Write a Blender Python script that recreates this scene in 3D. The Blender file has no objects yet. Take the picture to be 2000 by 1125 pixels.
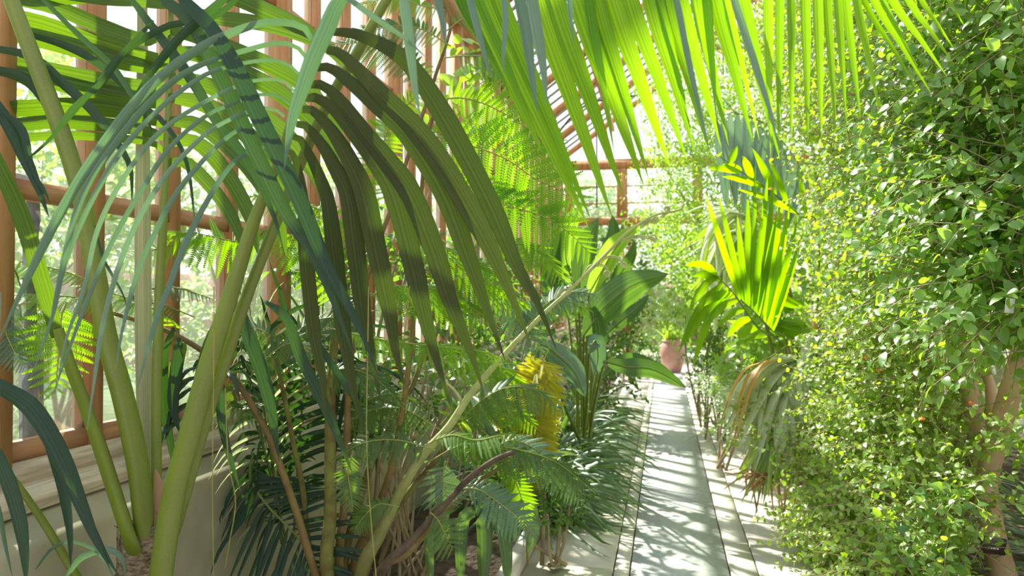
import bpy, math, random
import numpy as np
from mathutils import Vector
rng = np.random.default_rng(7)
SUN_E = 8.6; SUN_D = (-.58, .52, .78); SKY_E = .88; EXPO = 1.15
random.seed(7)
SC = bpy.context.scene
COL = SC.collection
# ------------------------------------------------------------------ camera
FPX = 1500.0
CAM = np.array([0.0, 0.0, 1.5])
YAW = math.atan(298/1500.0); PIT = math.atan(27.5/1500.0)
FW = np.array([-math.sin(YAW)*math.cos(PIT), math.cos(YAW)*math.cos(PIT), math.sin(PIT)])
RT = np.array([math.cos(YAW), math.sin(YAW), 0.0])
UP = np.cross(RT, FW)
def P(x, y, d):
    return CAM + d*(FW + (x-1000)/FPX*RT - (y-562.5)/FPX*UP)
def PG(x, y, z=0.0):
    r = FW + (x-1000)/FPX*RT - (y-562.5)/FPX*UP
    return CAM + r*(z-CAM[2])/r[2]
def PX(x, y, wx):
    r = FW + (x-1000)/FPX*RT - (y-562.5)/FPX*UP
    return CAM + r*(wx-CAM[0])/r[0]
def PY(x, y, wy):
    r = FW + (x-1000)/FPX*RT - (y-562.5)/FPX*UP
    return CAM + r*(wy-CAM[1])/r[1]
def nrm(v):
    v = np.asarray(v, float); return v/(np.linalg.norm(v, axis=-1, keepdims=True)+1e-12)
def spline(pts, n):
    p = np.asarray(pts, float)
    if len(p) == 2: return p[0] + (p[1]-p[0])*np.linspace(0, 1, n)[:, None]
    q = np.vstack([2*p[0]-p[1], p, 2*p[-1]-p[-2]])
    seg = np.linalg.norm(np.diff(p, axis=0), axis=1); cum = np.concatenate([[0], np.cumsum(seg)])
    s = np.linspace(0, cum[-1], n); i = np.clip(np.searchsorted(cum, s, side='right')-1, 0, len(p)-2)
    t = ((s-cum[i])/np.maximum(seg[i], 1e-9))[:, None]
    a, b, c, d = q[i], q[i+1], q[i+2], q[i+3]
    return 0.5*((2*b)+(c-a)*t+(2*a-5*b+4*c-d)*t**2+(3*b-a-3*c+d)*t**3)
# ------------------------------------------------------------------ mesh builder
class MB:
    def __init__(s): s.V = []; s.F = []; s.U = []; s.A = []; s.n = 0
    def add(s, V, F, U=None, a=0.5):
        V = np.asarray(V, float).reshape(-1, 3); F = np.asarray(F, int).reshape(-1, 4)
        s.V.append(V); s.F.append(F+s.n); s.n += len(V)
        s.U.append(np.zeros((len(V), 2)) if U is None else np.asarray(U, float).reshape(-1, 2))
        s.A.append(np.full(len(V), a) if np.isscalar(a) else np.asarray(a, float))
    def grid(s, G, U=None, a=0.5, closed=False):
        G = np.asarray(G); n, k = G.shape[:2]
        i = np.arange(n-1)[:, None]; kk = k if closed else k-1
        j = np.arange(kk)[None, :]; j2 = (j+1) % k
        F = np.stack([i*k+j, i*k+j2, (i+1)*k+j2, (i+1)*k+j], -1).reshape(-1, 4)
        if U is None:
            U = np.stack(np.broadcast_arrays(np.linspace(0, 1, k)[None, :], np.linspace(0, 1, n)[:, None]), -1)
        s.add(G.reshape(-1, 3), F, U, a)
    def tube(s, pts, r, k=8, n=None, a=0.5, flat=1.0, cap=True):
        C = spline(pts, n or max(4, len(pts)*4)); N = len(C)
        R = np.interp(np.linspace(0, 1, N), np.linspace(0, 1, len(r)), r) if hasattr(r, '__len__') else np.full(N, r)
        T = nrm(np.gradient(C, axis=0)); ref = np.array([0.13, 0.2, 0.97]) if abs(T[0][2]) < .8 else np.array([.97, .1, .2])
        X = nrm(np.cross(T, ref)); Y = np.cross(T, X)
        th = np.linspace(0, 2*np.pi, k, endpoint=False)
        G = C[:, None]+R[:, None, None]*(np.cos(th)[None, :, None]*X[:, None]+flat*np.sin(th)[None, :, None]*Y[:, None])
        s.grid(G, a=a, closed=True)
        if cap:
            for c, e in ((C[0], 0), (C[-1], N-1)):
                V = np.vstack([G[e], c[None]]); j = np.arange(k)
                s.add(V, np.stack([j, (j+1) % k, np.full(k, k), np.full(k, k)], -1), a=a)
    def ribbon(s, pts, w, nrmhint, n=12, K=7, prof=None, fold=.25, pleat=.05, a=0.5, roll=0.0, twist=0.0):
        C = spline(pts, n); t = np.linspace(0, 1, n)
        if prof is None: prof = ([0, .06, .3, .6, .85, 1], [.25, .6, 1, .85, .42, .02])
        W = w*np.interp(t, prof[0], prof[1])*.5
        T = nrm(np.gradient(C, axis=0)); Nh = np.broadcast_to(nrmhint(C) if callable(nrmhint) else np.asarray(nrmhint, float), C.shape)
        S = nrm(np.cross(T, Nh)); N = np.cross(S, T)
        ang = roll+twist*t
        S2 = S*np.cos(ang)[:, None]+N*np.sin(ang)[:, None]; N2 = -S*np.sin(ang)[:, None]+N*np.cos(ang)[:, None]
        u = np.linspace(-1, 1, K)
        h = -fold*np.abs(u)+pleat*np.where(np.arange(K) % 2, 1, -1)
        G = C[:, None]+W[:, None, None]*(u[None, :, None]*S2[:, None]+h[None, :, None]*N2[:, None])
        s.grid(G, a=a)
    def box(s, lo, hi, a=0.5):
        x0, y0, z0 = lo; x1, y1, z1 = hi
        V = [(x0,y0,z0),(x1,y0,z0),(x1,y1,z0),(x0,y1,z0),(x0,y0,z1),(x1,y0,z1),(x1,y1,z1),(x0,y1,z1)]
        s.add(V, [(0,3,2,1),(4,5,6,7),(0,1,5,4),(1,2,6,5),(2,3,7,6),(3,0,4,7)], a=a)
    def bar(s, p, q, w, h, up=(0,0,1), a=.5):
        p = np.array(p, float); q = np.array(q, float); T = nrm(q-p); X = nrm(np.cross(T, up)); Y = np.cross(X, T)
        V = [b+sx*w/2*X+sy*h/2*Y for b in (p, q) for sx, sy in ((-1,-1),(1,-1),(1,1),(-1,1))]
        s.add(V, [(0,1,2,3),(7,6,5,4),(0,4,5,1),(1,5,6,2),(2,6,7,3),(3,7,4,0)], a=a)
    def lathe(s, c, prof, k=40, a=.5):
        th = np.linspace(0, 2*np.pi, k, endpoint=False); pr = np.array(prof, float)
        G = np.zeros((len(pr), k, 3)); G[..., 0] = c[0]+pr[:, :1]*np.cos(th); G[..., 1] = c[1]+pr[:, :1]*np.sin(th); G[..., 2] = c[2]+pr[:, 1:2]
        s.grid(G, a=a, closed=True)
    def insts(s, T, TF, O, R, sc, a, U=None):
        """template T (k,3) placed at O (m,3) with row frames R (m,3,3) and scale sc (m,)"""
        m, k = len(O), len(T)
        if m == 0: return
        V = np.einsum('kc,mcd->mkd', T, R)*np.asarray(sc).reshape(-1, 1, 1)+O[:, None]
        F = (np.asarray(TF)[None]+(np.arange(m)*k)[:, None, None]).reshape(-1, 4)
        s.add(V.reshape(-1, 3), F, None if U is None else np.tile(U, (m, 1)), np.repeat(a, k))
    def build(s, name, mat, parent=None, smooth=True, origin=None, kind=None, label=None, cat=None, group=None):
        V = np.vstack(s.V); F = np.vstack(s.F); U = np.vstack(s.U); A = np.concatenate(s.A)
        root = parent
        while root is not None and root.parent is not None: root = root.parent
        if root is not None: o0 = np.array(root.location)
        else: o0 = np.array(origin) if origin is not None else np.zeros(3)
        V = V-o0
        me = bpy.data.meshes.new(name)
        deg = F[:, 2] == F[:, 3]
        Q = F[~deg]; Tt = F[deg][:, :3]
        nl = Q.size+Tt.size
        me.vertices.add(len(V)); me.vertices.foreach_set('co', V.astype(np.float32).ravel())
        me.loops.add(nl); li = np.concatenate([Q.ravel(), Tt.ravel()]).astype(np.int32)
        me.loops.foreach_set('vertex_index', li)
        tot = np.concatenate([np.full(len(Q), 4), np.full(len(Tt), 3)]); st = np.concatenate([[0], np.cumsum(tot)[:-1]])
        me.polygons.add(len(tot)); me.polygons.foreach_set('loop_start', st.astype(np.int32)); me.polygons.foreach_set('loop_total', tot.astype(np.int32))
        if smooth: me.polygons.foreach_set('use_smooth', np.ones(len(tot), bool))
        me.update(calc_edges=True); me.validate()
        if len(me.loops) == nl:
            uv = me.uv_layers.new(name='UVMap'); uv.data.foreach_set('uv', U[li].astype(np.float32).ravel())
        at = me.attributes.new('var', 'FLOAT', 'POINT'); at.data.foreach_set('value', A.astype(np.float32))
        me.materials.append(mat)
        o = bpy.data.objects.new(name, me); COL.objects.link(o)
        if parent is not None: o.parent = parent
        else: o.location = o0
        tag(o, label, cat, group, kind)
        return o
def tag(o, label=None, cat=None, group=None, kind=None):
    for k, v in (('label', label), ('category', cat), ('group', group), ('kind', kind)):
        if v: o[k] = v
    return o
def thing(name, label, cat, loc, group=None, kind=None):
    o = bpy.data.objects.new(name, None); COL.objects.link(o); o.location = tuple(float(v) for v in loc); o.empty_display_size = .1
    if not group: group = {'strap_grass': 'strap-leaved tufts in the borders', 'border_shrub': 'shrubs filling the borders', 'garden_tree': 'trees in the garden outside', 'garden_shrub': 'shrubs in the garden outside', 'plant_label': 'plant labels'}.get(name)
    return tag(o, label, cat, group, kind)
# ------------------------------------------------------------------ materials
def newmat(name):
    m = bpy.data.materials.new(name); m.use_nodes = True; nt = m.node_tree; nt.nodes.clear()
    return m, nt, nt.nodes, nt.links
def leafmat(name, c1, c2, tr=None, trans=.45, rough=.38, spec=.5, stripes=0, bump=.0):
    """c1..c2 picked by each leaf's own random value; tr: colour of light through the leaf"""
    m, nt, N, L = newmat(name)
    at = N.new('ShaderNodeAttribute'); at.attribute_name = 'var'
    mx = N.new('ShaderNodeMix'); mx.data_type = 'RGBA'; mx.inputs[6].default_value = (*c1, 1); mx.inputs[7].default_value = (*c2, 1)
    L.new(at.outputs['Fac'], mx.inputs[0]); col = mx.outputs[2]
    if tr is None: tr = (min(1, c2[0]*2.6), min(1, c2[1]*2.4), c2[2]*.6)
    mt = N.new('ShaderNodeMix'); mt.data_type = 'RGBA'; mt.inputs[6].default_value = (tr[0]*.7, tr[1]*.8, tr[2]*.7, 1); mt.inputs[7].default_value = (*tr, 1)
    L.new(at.outputs['Fac'], mt.inputs[0]); tcol = mt.outputs[2]
    if stripes:
        uv = N.new('ShaderNodeUVMap'); mp = N.new('ShaderNodeMapping'); mp.inputs['Scale'].default_value = (stripes, .6, 1)
        L.new(uv.outputs[0], mp.inputs[0]); nz = N.new('ShaderNodeTexNoise'); nz.inputs['Scale'].default_value = 1; nz.inputs['Detail'].default_value = 2
        L.new(mp.outputs[0], nz.inputs['Vector'])
        rp = N.new('ShaderNodeMapRange'); rp.inputs['From Min'].default_value = .35; rp.inputs['From Max'].default_value = .65
        rp.inputs['To Min'].default_value = .72; rp.inputs['To Max'].default_value = 1.25; L.new(nz.outputs['Fac'], rp.inputs['Value'])
        outs = []
        for c in (col, tcol):
            v = N.new('ShaderNodeVectorMath'); v.operation = 'SCALE'; L.new(c, v.inputs[0]); L.new(rp.outputs[0], v.inputs['Scale']); outs.append(v.outputs[0])
        col, tcol = outs
    p = N.new('ShaderNodeBsdfPrincipled'); L.new(col, p.inputs['Base Color']); p.inputs['Roughness'].default_value = rough
    p.inputs['Specular IOR Level'].default_value = spec
    if stripes:
        b = N.new('ShaderNodeBump'); b.inputs['Strength'].default_value = .25; b.inputs['Distance'].default_value = .002
        L.new(nz.outputs['Fac'], b.inputs['Height']); L.new(b.outputs[0], p.inputs['Normal'])
    t = N.new('ShaderNodeBsdfTranslucent'); L.new(tcol, t.inputs['Color'])
    ms = N.new('ShaderNodeMixShader'); ms.inputs[0].default_value = trans
    L.new(p.outputs[0], ms.inputs[1]); L.new(t.outputs[0], ms.inputs[2])
    o = N.new('ShaderNodeOutputMaterial'); L.new(ms.outputs[0], o.inputs[0])
    return m
def solid(name, c1, c2, scale=8, rough=.7, stretch=(1,1,1), bump=.3, detail=6, spec=.3, dist=.01, uv=False):
    m, nt, N, L = newmat(name)
    tc = N.new('ShaderNodeTexCoord'); mp = N.new('ShaderNodeMapping'); mp.inputs['Scale'].default_value = stretch
    L.new(tc.outputs['UV' if uv else 'Object'], mp.inputs[0])
    nz = N.new('ShaderNodeTexNoise'); nz.inputs['Scale'].default_value = scale; nz.inputs['Detail'].default_value = detail; L.new(mp.outputs[0], nz.inputs['Vector'])
    r = N.new('ShaderNodeValToRGB'); r.color_ramp.elements[0].position = .3; r.color_ramp.elements[1].position = .7
    r.color_ramp.elements[0].color = (*c1, 1); r.color_ramp.elements[1].color = (*c2, 1); L.new(nz.outputs['Fac'], r.inputs[0])
    p = N.new('ShaderNodeBsdfPrincipled'); L.new(r.outputs[0], p.inputs['Base Color']); p.inputs['Roughness'].default_value = rough; p.inputs['Specular IOR Level'].default_value = spec
    if bump:
        b = N.new('ShaderNodeBump'); b.inputs['Strength'].default_value = bump; b.inputs['Distance'].default_value = dist; L.new(nz.outputs['Fac'], b.inputs['Height']); L.new(b.outputs[0], p.inputs['Normal'])
    o = N.new('ShaderNodeOutputMaterial'); L.new(p.outputs[0], o.inputs[0])
    return m
def glassmat(name, tint=(.93,.96,.95), dirt=.1):
    m, nt, N, L = newmat(name)
    t = N.new('ShaderNodeBsdfTransparent'); t.inputs[0].default_value = (*tint, 1)
    g = N.new('ShaderNodeBsdfGlossy'); g.inputs['Roughness'].default_value = .03
    lw = N.new('ShaderNodeLayerWeight'); lw.inputs[0].default_value = .5
    pw = N.new('ShaderNodeMath'); pw.operation = 'POWER'; pw.inputs[1].default_value = 4; L.new(lw.outputs['Facing'], pw.inputs[0])
    sc_ = N.new('ShaderNodeMath'); sc_.operation = 'MULTIPLY_ADD'; sc_.inputs[1].default_value = .35; sc_.inputs[2].default_value = .03; L.new(pw.outputs[0], sc_.inputs[0])
    a = N.new('ShaderNodeMixShader'); L.new(sc_.outputs[0], a.inputs[0]); L.new(t.outputs[0], a.inputs[1]); L.new(g.outputs[0], a.inputs[2])
    d = N.new('ShaderNodeBsdfTranslucent'); d.inputs[0].default_value = (.85,.88,.85,1)
    tc = N.new('ShaderNodeTexCoord'); nz = N.new('ShaderNodeTexNoise'); nz.inputs['Scale'].default_value = 3; nz.inputs['Detail'].default_value = 5; L.new(tc.outputs['Object'], nz.inputs['Vector'])
    mr = N.new('ShaderNodeMapRange'); mr.inputs['To Min'].default_value = dirt*.3; mr.inputs['To Max'].default_value = dirt*1.8; L.new(nz.outputs['Fac'], mr.inputs['Value'])
    b = N.new('ShaderNodeMixShader'); L.new(mr.outputs[0], b.inputs[0]); L.new(a.outputs[0], b.inputs[1]); L.new(d.outputs[0], b.inputs[2])
    o = N.new('ShaderNodeOutputMaterial'); L.new(b.outputs[0], o.inputs[0])
    return m
M = {}
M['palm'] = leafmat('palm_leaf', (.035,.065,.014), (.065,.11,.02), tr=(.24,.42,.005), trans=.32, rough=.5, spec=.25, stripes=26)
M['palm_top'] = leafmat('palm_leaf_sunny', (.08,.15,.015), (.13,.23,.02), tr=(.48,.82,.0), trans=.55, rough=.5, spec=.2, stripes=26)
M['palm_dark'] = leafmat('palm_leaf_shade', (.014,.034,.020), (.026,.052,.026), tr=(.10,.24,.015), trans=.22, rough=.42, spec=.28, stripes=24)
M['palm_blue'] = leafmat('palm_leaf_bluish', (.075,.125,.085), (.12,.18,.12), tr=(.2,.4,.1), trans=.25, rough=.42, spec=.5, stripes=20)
M['palm_olive'] = leafmat('palm_leaf_shadow_side', (.042,.045,.017), (.056,.060,.021), tr=(.12,.20,.008), trans=.25, rough=.7, spec=.12, stripes=30)  # olive leaf tone darkened: shade of the front leaflets is in the colour
M['stalk'] = solid('palm_stalk', (.12,.17,.012), (.16,.22,.015), scale=6, rough=.45, bump=.05, spec=.4)
def scurf(m):
    nt = m.node_tree; N = nt.nodes; L = nt.links; p = [n for n in N if n.type == 'BSDF_PRINCIPLED'][0]; src = p.inputs['Base Color'].links[0].from_socket
    uv = N.new('ShaderNodeUVMap'); sp = N.new('ShaderNodeSeparateXYZ'); L.new(uv.outputs[0], sp.inputs[0])
    sn = N.new('ShaderNodeMath'); sn.operation = 'SINE'; ml = N.new('ShaderNodeMath'); ml.operation = 'MULTIPLY_ADD'; ml.inputs[1].default_value = 6.283; ml.inputs[2].default_value = 3.6; L.new(sp.outputs[0], ml.inputs[0]); L.new(ml.outputs[0], sn.inputs[0])
    tc = N.new('ShaderNodeTexCoord'); nz = N.new('ShaderNodeTexNoise'); nz.inputs['Scale'].default_value = 420; nz.inputs['Detail'].default_value = 3; L.new(tc.outputs['Object'], nz.inputs['Vector'])
    a = N.new('ShaderNodeMath'); a.operation = 'MULTIPLY_ADD'; a.inputs[1].default_value = .22; L.new(sn.outputs[0], a.inputs[0]); L.new(nz.outputs['Fac'], a.inputs[2])
    mr = N.new('ShaderNodeMapRange'); mr.inputs['From Min'].default_value = .62; mr.inputs['From Max'].default_value = .80; mr.inputs['To Max'].default_value = .6; L.new(a.outputs[0], mr.inputs['Value'])
    mx = N.new('ShaderNodeMix'); mx.data_type = 'RGBA'; L.new(mr.outputs[0], mx.inputs[0]); L.new(src, mx.inputs[6]); mx.inputs[7].default_value = (.22, .18, .09, 1); L.new(mx.outputs[2], p.inputs['Base Color'])
scurf(M['stalk'])
M['palm_grey'] = leafmat('palm_leaf_grey', (.15,.23,.18), (.26,.35,.28), tr=(.3,.5,.2), trans=.25, rough=.35, spec=.6, stripes=14)
def gradstalk(m):
    nt = m.node_tree; N = nt.nodes; L = nt.links; p = [n for n in N if n.type == 'BSDF_PRINCIPLED'][0]; src = p.inputs['Base Color'].links[0].from_socket
    uv = N.new('ShaderNodeUVMap'); sp = N.new('ShaderNodeSeparateXYZ'); L.new(uv.outputs[0], sp.inputs[0])
    mr = N.new('ShaderNodeMapRange'); mr.inputs['From Min'].default_value = .12; mr.inputs['From Max'].default_value = .45; L.new(sp.outputs[1], mr.inputs['Value'])
    mx = N.new('ShaderNodeMix'); mx.data_type = 'RGBA'; L.new(mr.outputs[0], mx.inputs[0]); mx.inputs[6].default_value = (.13, .115, .03, 1); L.new(src, mx.inputs[7]); L.new(mx.outputs[2], p.inputs['Base Color'])
M['fiddle_long'] = solid('fiddle_stalk_long', (.30,.33,.09), (.46,.46,.18), scale=25, rough=.55, bump=.2); gradstalk(M['fiddle_long'])
M['palm_rib'] = solid('palm_rib', (.10,.14,.03), (.16,.20,.05), scale=20, rough=.5, bump=.05)
M['spear'] = solid('palm_spear', (.24,.25,.10), (.48,.44,.26), scale=3, stretch=(14,.4,1), rough=.6, bump=.1, uv=True)
M['fibre'] = solid('palm_fibre', (.09,.06,.035), (.36,.27,.17), scale=40, stretch=(1,1,3), rough=.9, bump=1., dist=.01)
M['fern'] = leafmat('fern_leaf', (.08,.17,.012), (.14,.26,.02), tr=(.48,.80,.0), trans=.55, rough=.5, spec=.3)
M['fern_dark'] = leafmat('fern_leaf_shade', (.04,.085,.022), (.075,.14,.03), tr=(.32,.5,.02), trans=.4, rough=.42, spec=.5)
M['fern_blue'] = leafmat('fern_leaf_bluish', (.07,.135,.07), (.12,.2,.10), tr=(.25,.42,.06), trans=.3, rough=.4, spec=.6)
M['fern_yellow'] = leafmat('fern_leaf_yellow', (.25,.28,.02), (.45,.40,.03), tr=(.85,.75,.02), trans=.5, rough=.5)
M['hairy'] = solid('fern_stalk', (.10,.055,.025), (.21,.22,.05), scale=12, rough=.85, bump=.6)
M['hair'] = solid('fern_hair', (.30,.19,.09), (.42,.30,.15), scale=30, rough=.9, bump=0)
M['rachis'] = solid('fern_rachis', (.20,.22,.04), (.32,.28,.07), scale=20, rough=.6, bump=.1)
M['rachis_brown'] = solid('fern_rachis_brown', (.14,.085,.03), (.24,.17,.055), scale=14, rough=.6, bump=.2)
M['fiddle'] = solid('fiddle_stalk', (.34,.36,.12), (.52,.50,.22), scale=25, rough=.55, bump=.2)
M['dead'] = solid('dead_stalk', (.04,.028,.016), (.13,.085,.05), scale=20, rough=.8, bump=.6)
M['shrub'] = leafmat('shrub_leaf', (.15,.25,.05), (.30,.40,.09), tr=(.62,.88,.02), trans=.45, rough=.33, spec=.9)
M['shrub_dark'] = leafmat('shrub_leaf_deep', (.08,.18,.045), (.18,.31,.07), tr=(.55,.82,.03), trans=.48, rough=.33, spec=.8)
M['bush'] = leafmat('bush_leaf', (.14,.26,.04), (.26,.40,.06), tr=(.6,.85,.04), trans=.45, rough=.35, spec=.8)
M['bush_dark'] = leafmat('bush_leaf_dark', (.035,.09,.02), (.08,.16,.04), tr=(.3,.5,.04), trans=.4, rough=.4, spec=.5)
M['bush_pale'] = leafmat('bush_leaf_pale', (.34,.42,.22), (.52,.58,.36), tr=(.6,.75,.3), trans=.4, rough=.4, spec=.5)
M['grass'] = leafmat('strap_leaf', (.045,.095,.03), (.11,.18,.055), tr=(.25,.42,.04), trans=.3, rough=.36, spec=.7, stripes=8)
M['grass_lt'] = leafmat('strap_leaf_light', (.16,.27,.05), (.30,.40,.10), tr=(.6,.8,.03), trans=.4, rough=.35, spec=.8, stripes=8)
M['palm_pale'] = leafmat('palm_leaf_pale', (.48,.53,.36), (.72,.74,.55), tr=(.85,.88,.42), trans=.5, rough=.34, spec=.9, stripes=14)  # pale glaucous leaf, with its white highlights worked into the base colour
M['orange'] = leafmat('dry_leaf_orange', (.50,.24,.05), (.62,.42,.10), tr=(.9,.5,.05), trans=.45, rough=.5)
M['dry'] = leafmat('dry_leaf_brown', (.28,.15,.08), (.50,.30,.18), tr=(.6,.35,.15), trans=.3, rough=.7)
M['broad'] = leafmat('broad_leaf', (.035,.085,.03), (.07,.14,.045), tr=(.22,.42,.03), trans=.35, rough=.35, spec=.4, stripes=18)
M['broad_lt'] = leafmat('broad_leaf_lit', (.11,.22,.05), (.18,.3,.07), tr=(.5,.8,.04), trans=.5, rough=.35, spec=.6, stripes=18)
M['bark'] = solid('tan_bark', (.42,.27,.14), (.62,.44,.25), scale=6, rough=.75, bump=.25, stretch=(1,1,.5))
M['twig'] = solid('twig_bark', (.22,.16,.09), (.38,.30,.18), scale=15, rough=.8, bump=.2)
M['wood'] = solid('cedar_wood', (.36,.16,.06), (.52,.27,.12), scale=5, stretch=(6,6,.5), rough=.6, bump=.2)
M['wood_y'] = solid('cedar_wood_purlin', (.34,.15,.07), (.52,.27,.14), scale=5, stretch=(6,.5,6), rough=.6, bump=.2)
M['wood_old'] = solid('weathered_sill', (.36,.29,.20), (.62,.52,.38), scale=5, stretch=(12,.8,12), rough=.8, bump=.5)
M['stucco'] = solid('stucco', (.26,.23,.14), (.42,.38,.25), scale=2.2, rough=.9, bump=.35, detail=10, dist=.02)
M['stucco_r'] = solid('stucco_pale', (.55,.54,.47), (.68,.67,.60), scale=2.2, rough=.9, bump=.2, detail=8)
M['metal'] = solid('dark_iron', (.03,.035,.04), (.10,.11,.12), scale=20, rough=.5, bump=.3)
M['soil'] = solid('bed_soil', (.045,.028,.018), (.13,.09,.06), scale=22, rough=1, bump=1., dist=.03)
M['pave'] = solid('paving_beige', (.56,.50,.40), (.70,.64,.53), scale=5, rough=.85, bump=.15, detail=12)
M['slab'] = solid('paving_grey', (.42,.42,.39), (.52,.52,.48), scale=30, rough=.85, bump=.15, detail=12)
M['strip'] = solid('paving_strip', (.58,.53,.42), (.70,.65,.54), scale=8, rough=.85, bump=.15)
M['outground'] = solid('outside_ground', (.50,.46,.38), (.66,.62,.52), scale=3, rough=.9, bump=.3)
M['lawn'] = solid('outside_lawn', (.20,.32,.10), (.42,.50,.26), scale=4, rough=.9, bump=.3)
M['pot'] = solid('terracotta', (.22,.11,.085), (.34,.19,.15), scale=4, rough=.42, bump=.1, spec=.6)
M['glass'] = glassmat('wall_glass', dirt=.04)
M['roofglass'] = glassmat('roof_glass', tint=(.95,.97,.96), dirt=.05)
M['zinc'] = solid('zinc_bar', (.16,.16,.16), (.26,.25,.24), scale=20, rough=.5, bump=.1)
M['sign'] = solid('sign_plate', (.06,.04,.035), (.09,.065,.055), scale=10, rough=.4, bump=0)
M['ink'] = solid('sign_letters', (.75,.72,.66), (.85,.82,.76), scale=10, rough=.5, bump=0)
M['petal'] = leafmat('orange_flower', (.75,.16,.04), (.85,.30,.08), tr=(.9,.35,.1), trans=.35)
M['brick'] = solid('outer_brick', (.40,.20,.14), (.60,.38,.30), scale=5, rough=.9, bump=.2)
# ------------------------------------------------------------------ plant generators
def tocam(C): return nrm(CAM-C)
DOWN = np.array([0, 0, -1.0])
def pp(pts, d=None):
    """pixel points: (x,y,d) or (x,y) with one depth or (d0,d1)"""
    out = []
    n = len(pts)
    for i, p in enumerate(pts):
        if len(p) == 3: dd = p[2]
        elif hasattr(d, '__len__'): dd = d[0]+(d[1]-d[0])*i/(n-1)
        else: dd = d
        out.append(P(p[0], p[1], dd))
    return np.array(out)
LEAFP = ([0, .06, .3, .6, .85, 1], [.3, .65, 1, .9, .45, .02])
def tleaf(mb, pts, d, wpx, a=None, roll=None, n=16, K=7, prof=LEAFP, fold=.22, pleat=.05):
    W = pp(pts, d); dm = np.mean([np.dot(w-CAM, FW) for w in W])
    mb.ribbon(W, wpx*dm/FPX, tocam, n=n, K=K, prof=prof, fold=fold, pleat=pleat,
              a=rng.random() if a is None else a, roll=rng.normal(0, .25) if roll is None else roll)
def pinnate(mb, rach, n, L, w, ang=60, droop=.6, face=None, sides=(1, -1), t0=.1, t1=1., lprof=None, K=5, jit=.08, lift=.15, a0=None, endang=25, nseg=9, fold=.25):
    """palm frond leaflets along rachis (world pts)"""
    C = spline(rach, 80); T = nrm(np.gradient(C, axis=0))
    lprof = lprof or ([0, .3, .7, 1], [.75, 1, .8, .35])
    for sd in sides:
        for i in range(n):
            t = t0+(t1-t0)*(i+.5*(sd > 0))/n; k = min(79, int(t*79)); c, tt = C[k], T[k]
            N = nrm(face(c)) if callable(face) else nrm(face if face is not None else (0, 0, 1))
            S = nrm(np.cross(tt, N))*sd; N = nrm(np.cross(S, tt))*sd if False else nrm(N-tt*np.dot(N, tt))
            an = math.radians(ang+(endang-ang)*((i/n)**3)+rng.normal(0, 4))
            l = L*np.interp(i/n, lprof[0], lprof[1])*(1+rng.normal(0, jit))
            dv = nrm(math.cos(an)*tt+math.sin(an)*S+lift*N+rng.normal(0, .04, 3)); p = c.copy(); pts = [p]
            ds = l/6
            for q in range(6):
                p = p+dv*ds; p[0] = max(p[0], -1.70+rng.random()*.02); pts.append(p); dv = nrm(dv+DOWN*droop*(q+1)/6*ds/max(l, .01)*2.2)
            mb.ribbon(pts, w*(1+rng.normal(0, .08)), N, n=nseg, K=K, fold=fold, pleat=.04, a=rng.random() if a0 is None else a0, roll=rng.normal(0, .2))
# fern pinna template: x along the pinna, y across, z up
def pinna_template(npin=17, plen=.118, seed=0, toothed=True):
    V = []; F = []; U = []
    def quad(ps):
        b = len(V); V.extend(ps); F.append((b, b+1, b+2, b+3))
    nodes = np.linspace(0, 1, 8)
    for i in range(7):
        x0, x1 = nodes[i], nodes[i+1]; w0, w1 = .010*(1-x0)+.002, .010*(1-x1)+.002
        z0, z1 = -.12*x0**2, -.12*x1**2
        quad([(x0, -w0, z0+.004), (x1, -w1, z1+.004), (x1, w1, z1+.004), (x0, w0, z0+.004)])
    for i in range(npin):
        x = .03+.95*i/npin; l = plen*np.interp(x, [0, .15, .6, 1], [.8, 1, .75, .12]); wd = .95/npin*.44
        z = -.12*x*x
        for sd in (1, -1):
            an = .3
            dx, dy = math.sin(an), math.cos(an)*sd
            b = np.array([x, 0, z]); D = np.array([dx, dy, -.15]); Wd = np.array([dy, -dx, 0])*(1 if sd > 0 else -1)
            Wd = np.array([1, 0, 0])*1.0
            quad([b-Wd*wd, b+D*l*.5-Wd*wd*.95, b+D*l*.5+Wd*wd*.95+np.array([0,0,.01]), b+Wd*wd])
            e = b+D*l*.5; t = b+D*l+np.array([.02, 0, -.02])*l*3
            quad([e-Wd*wd*.95, t-Wd*wd*.1, t+Wd*wd*.25, e+Wd*wd*.95+np.array([0,0,.01])])
    return np.array(V), np.array(F)
PT, PTF = pinna_template()
PT2, PTF2 = pinna_template(10)
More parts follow.
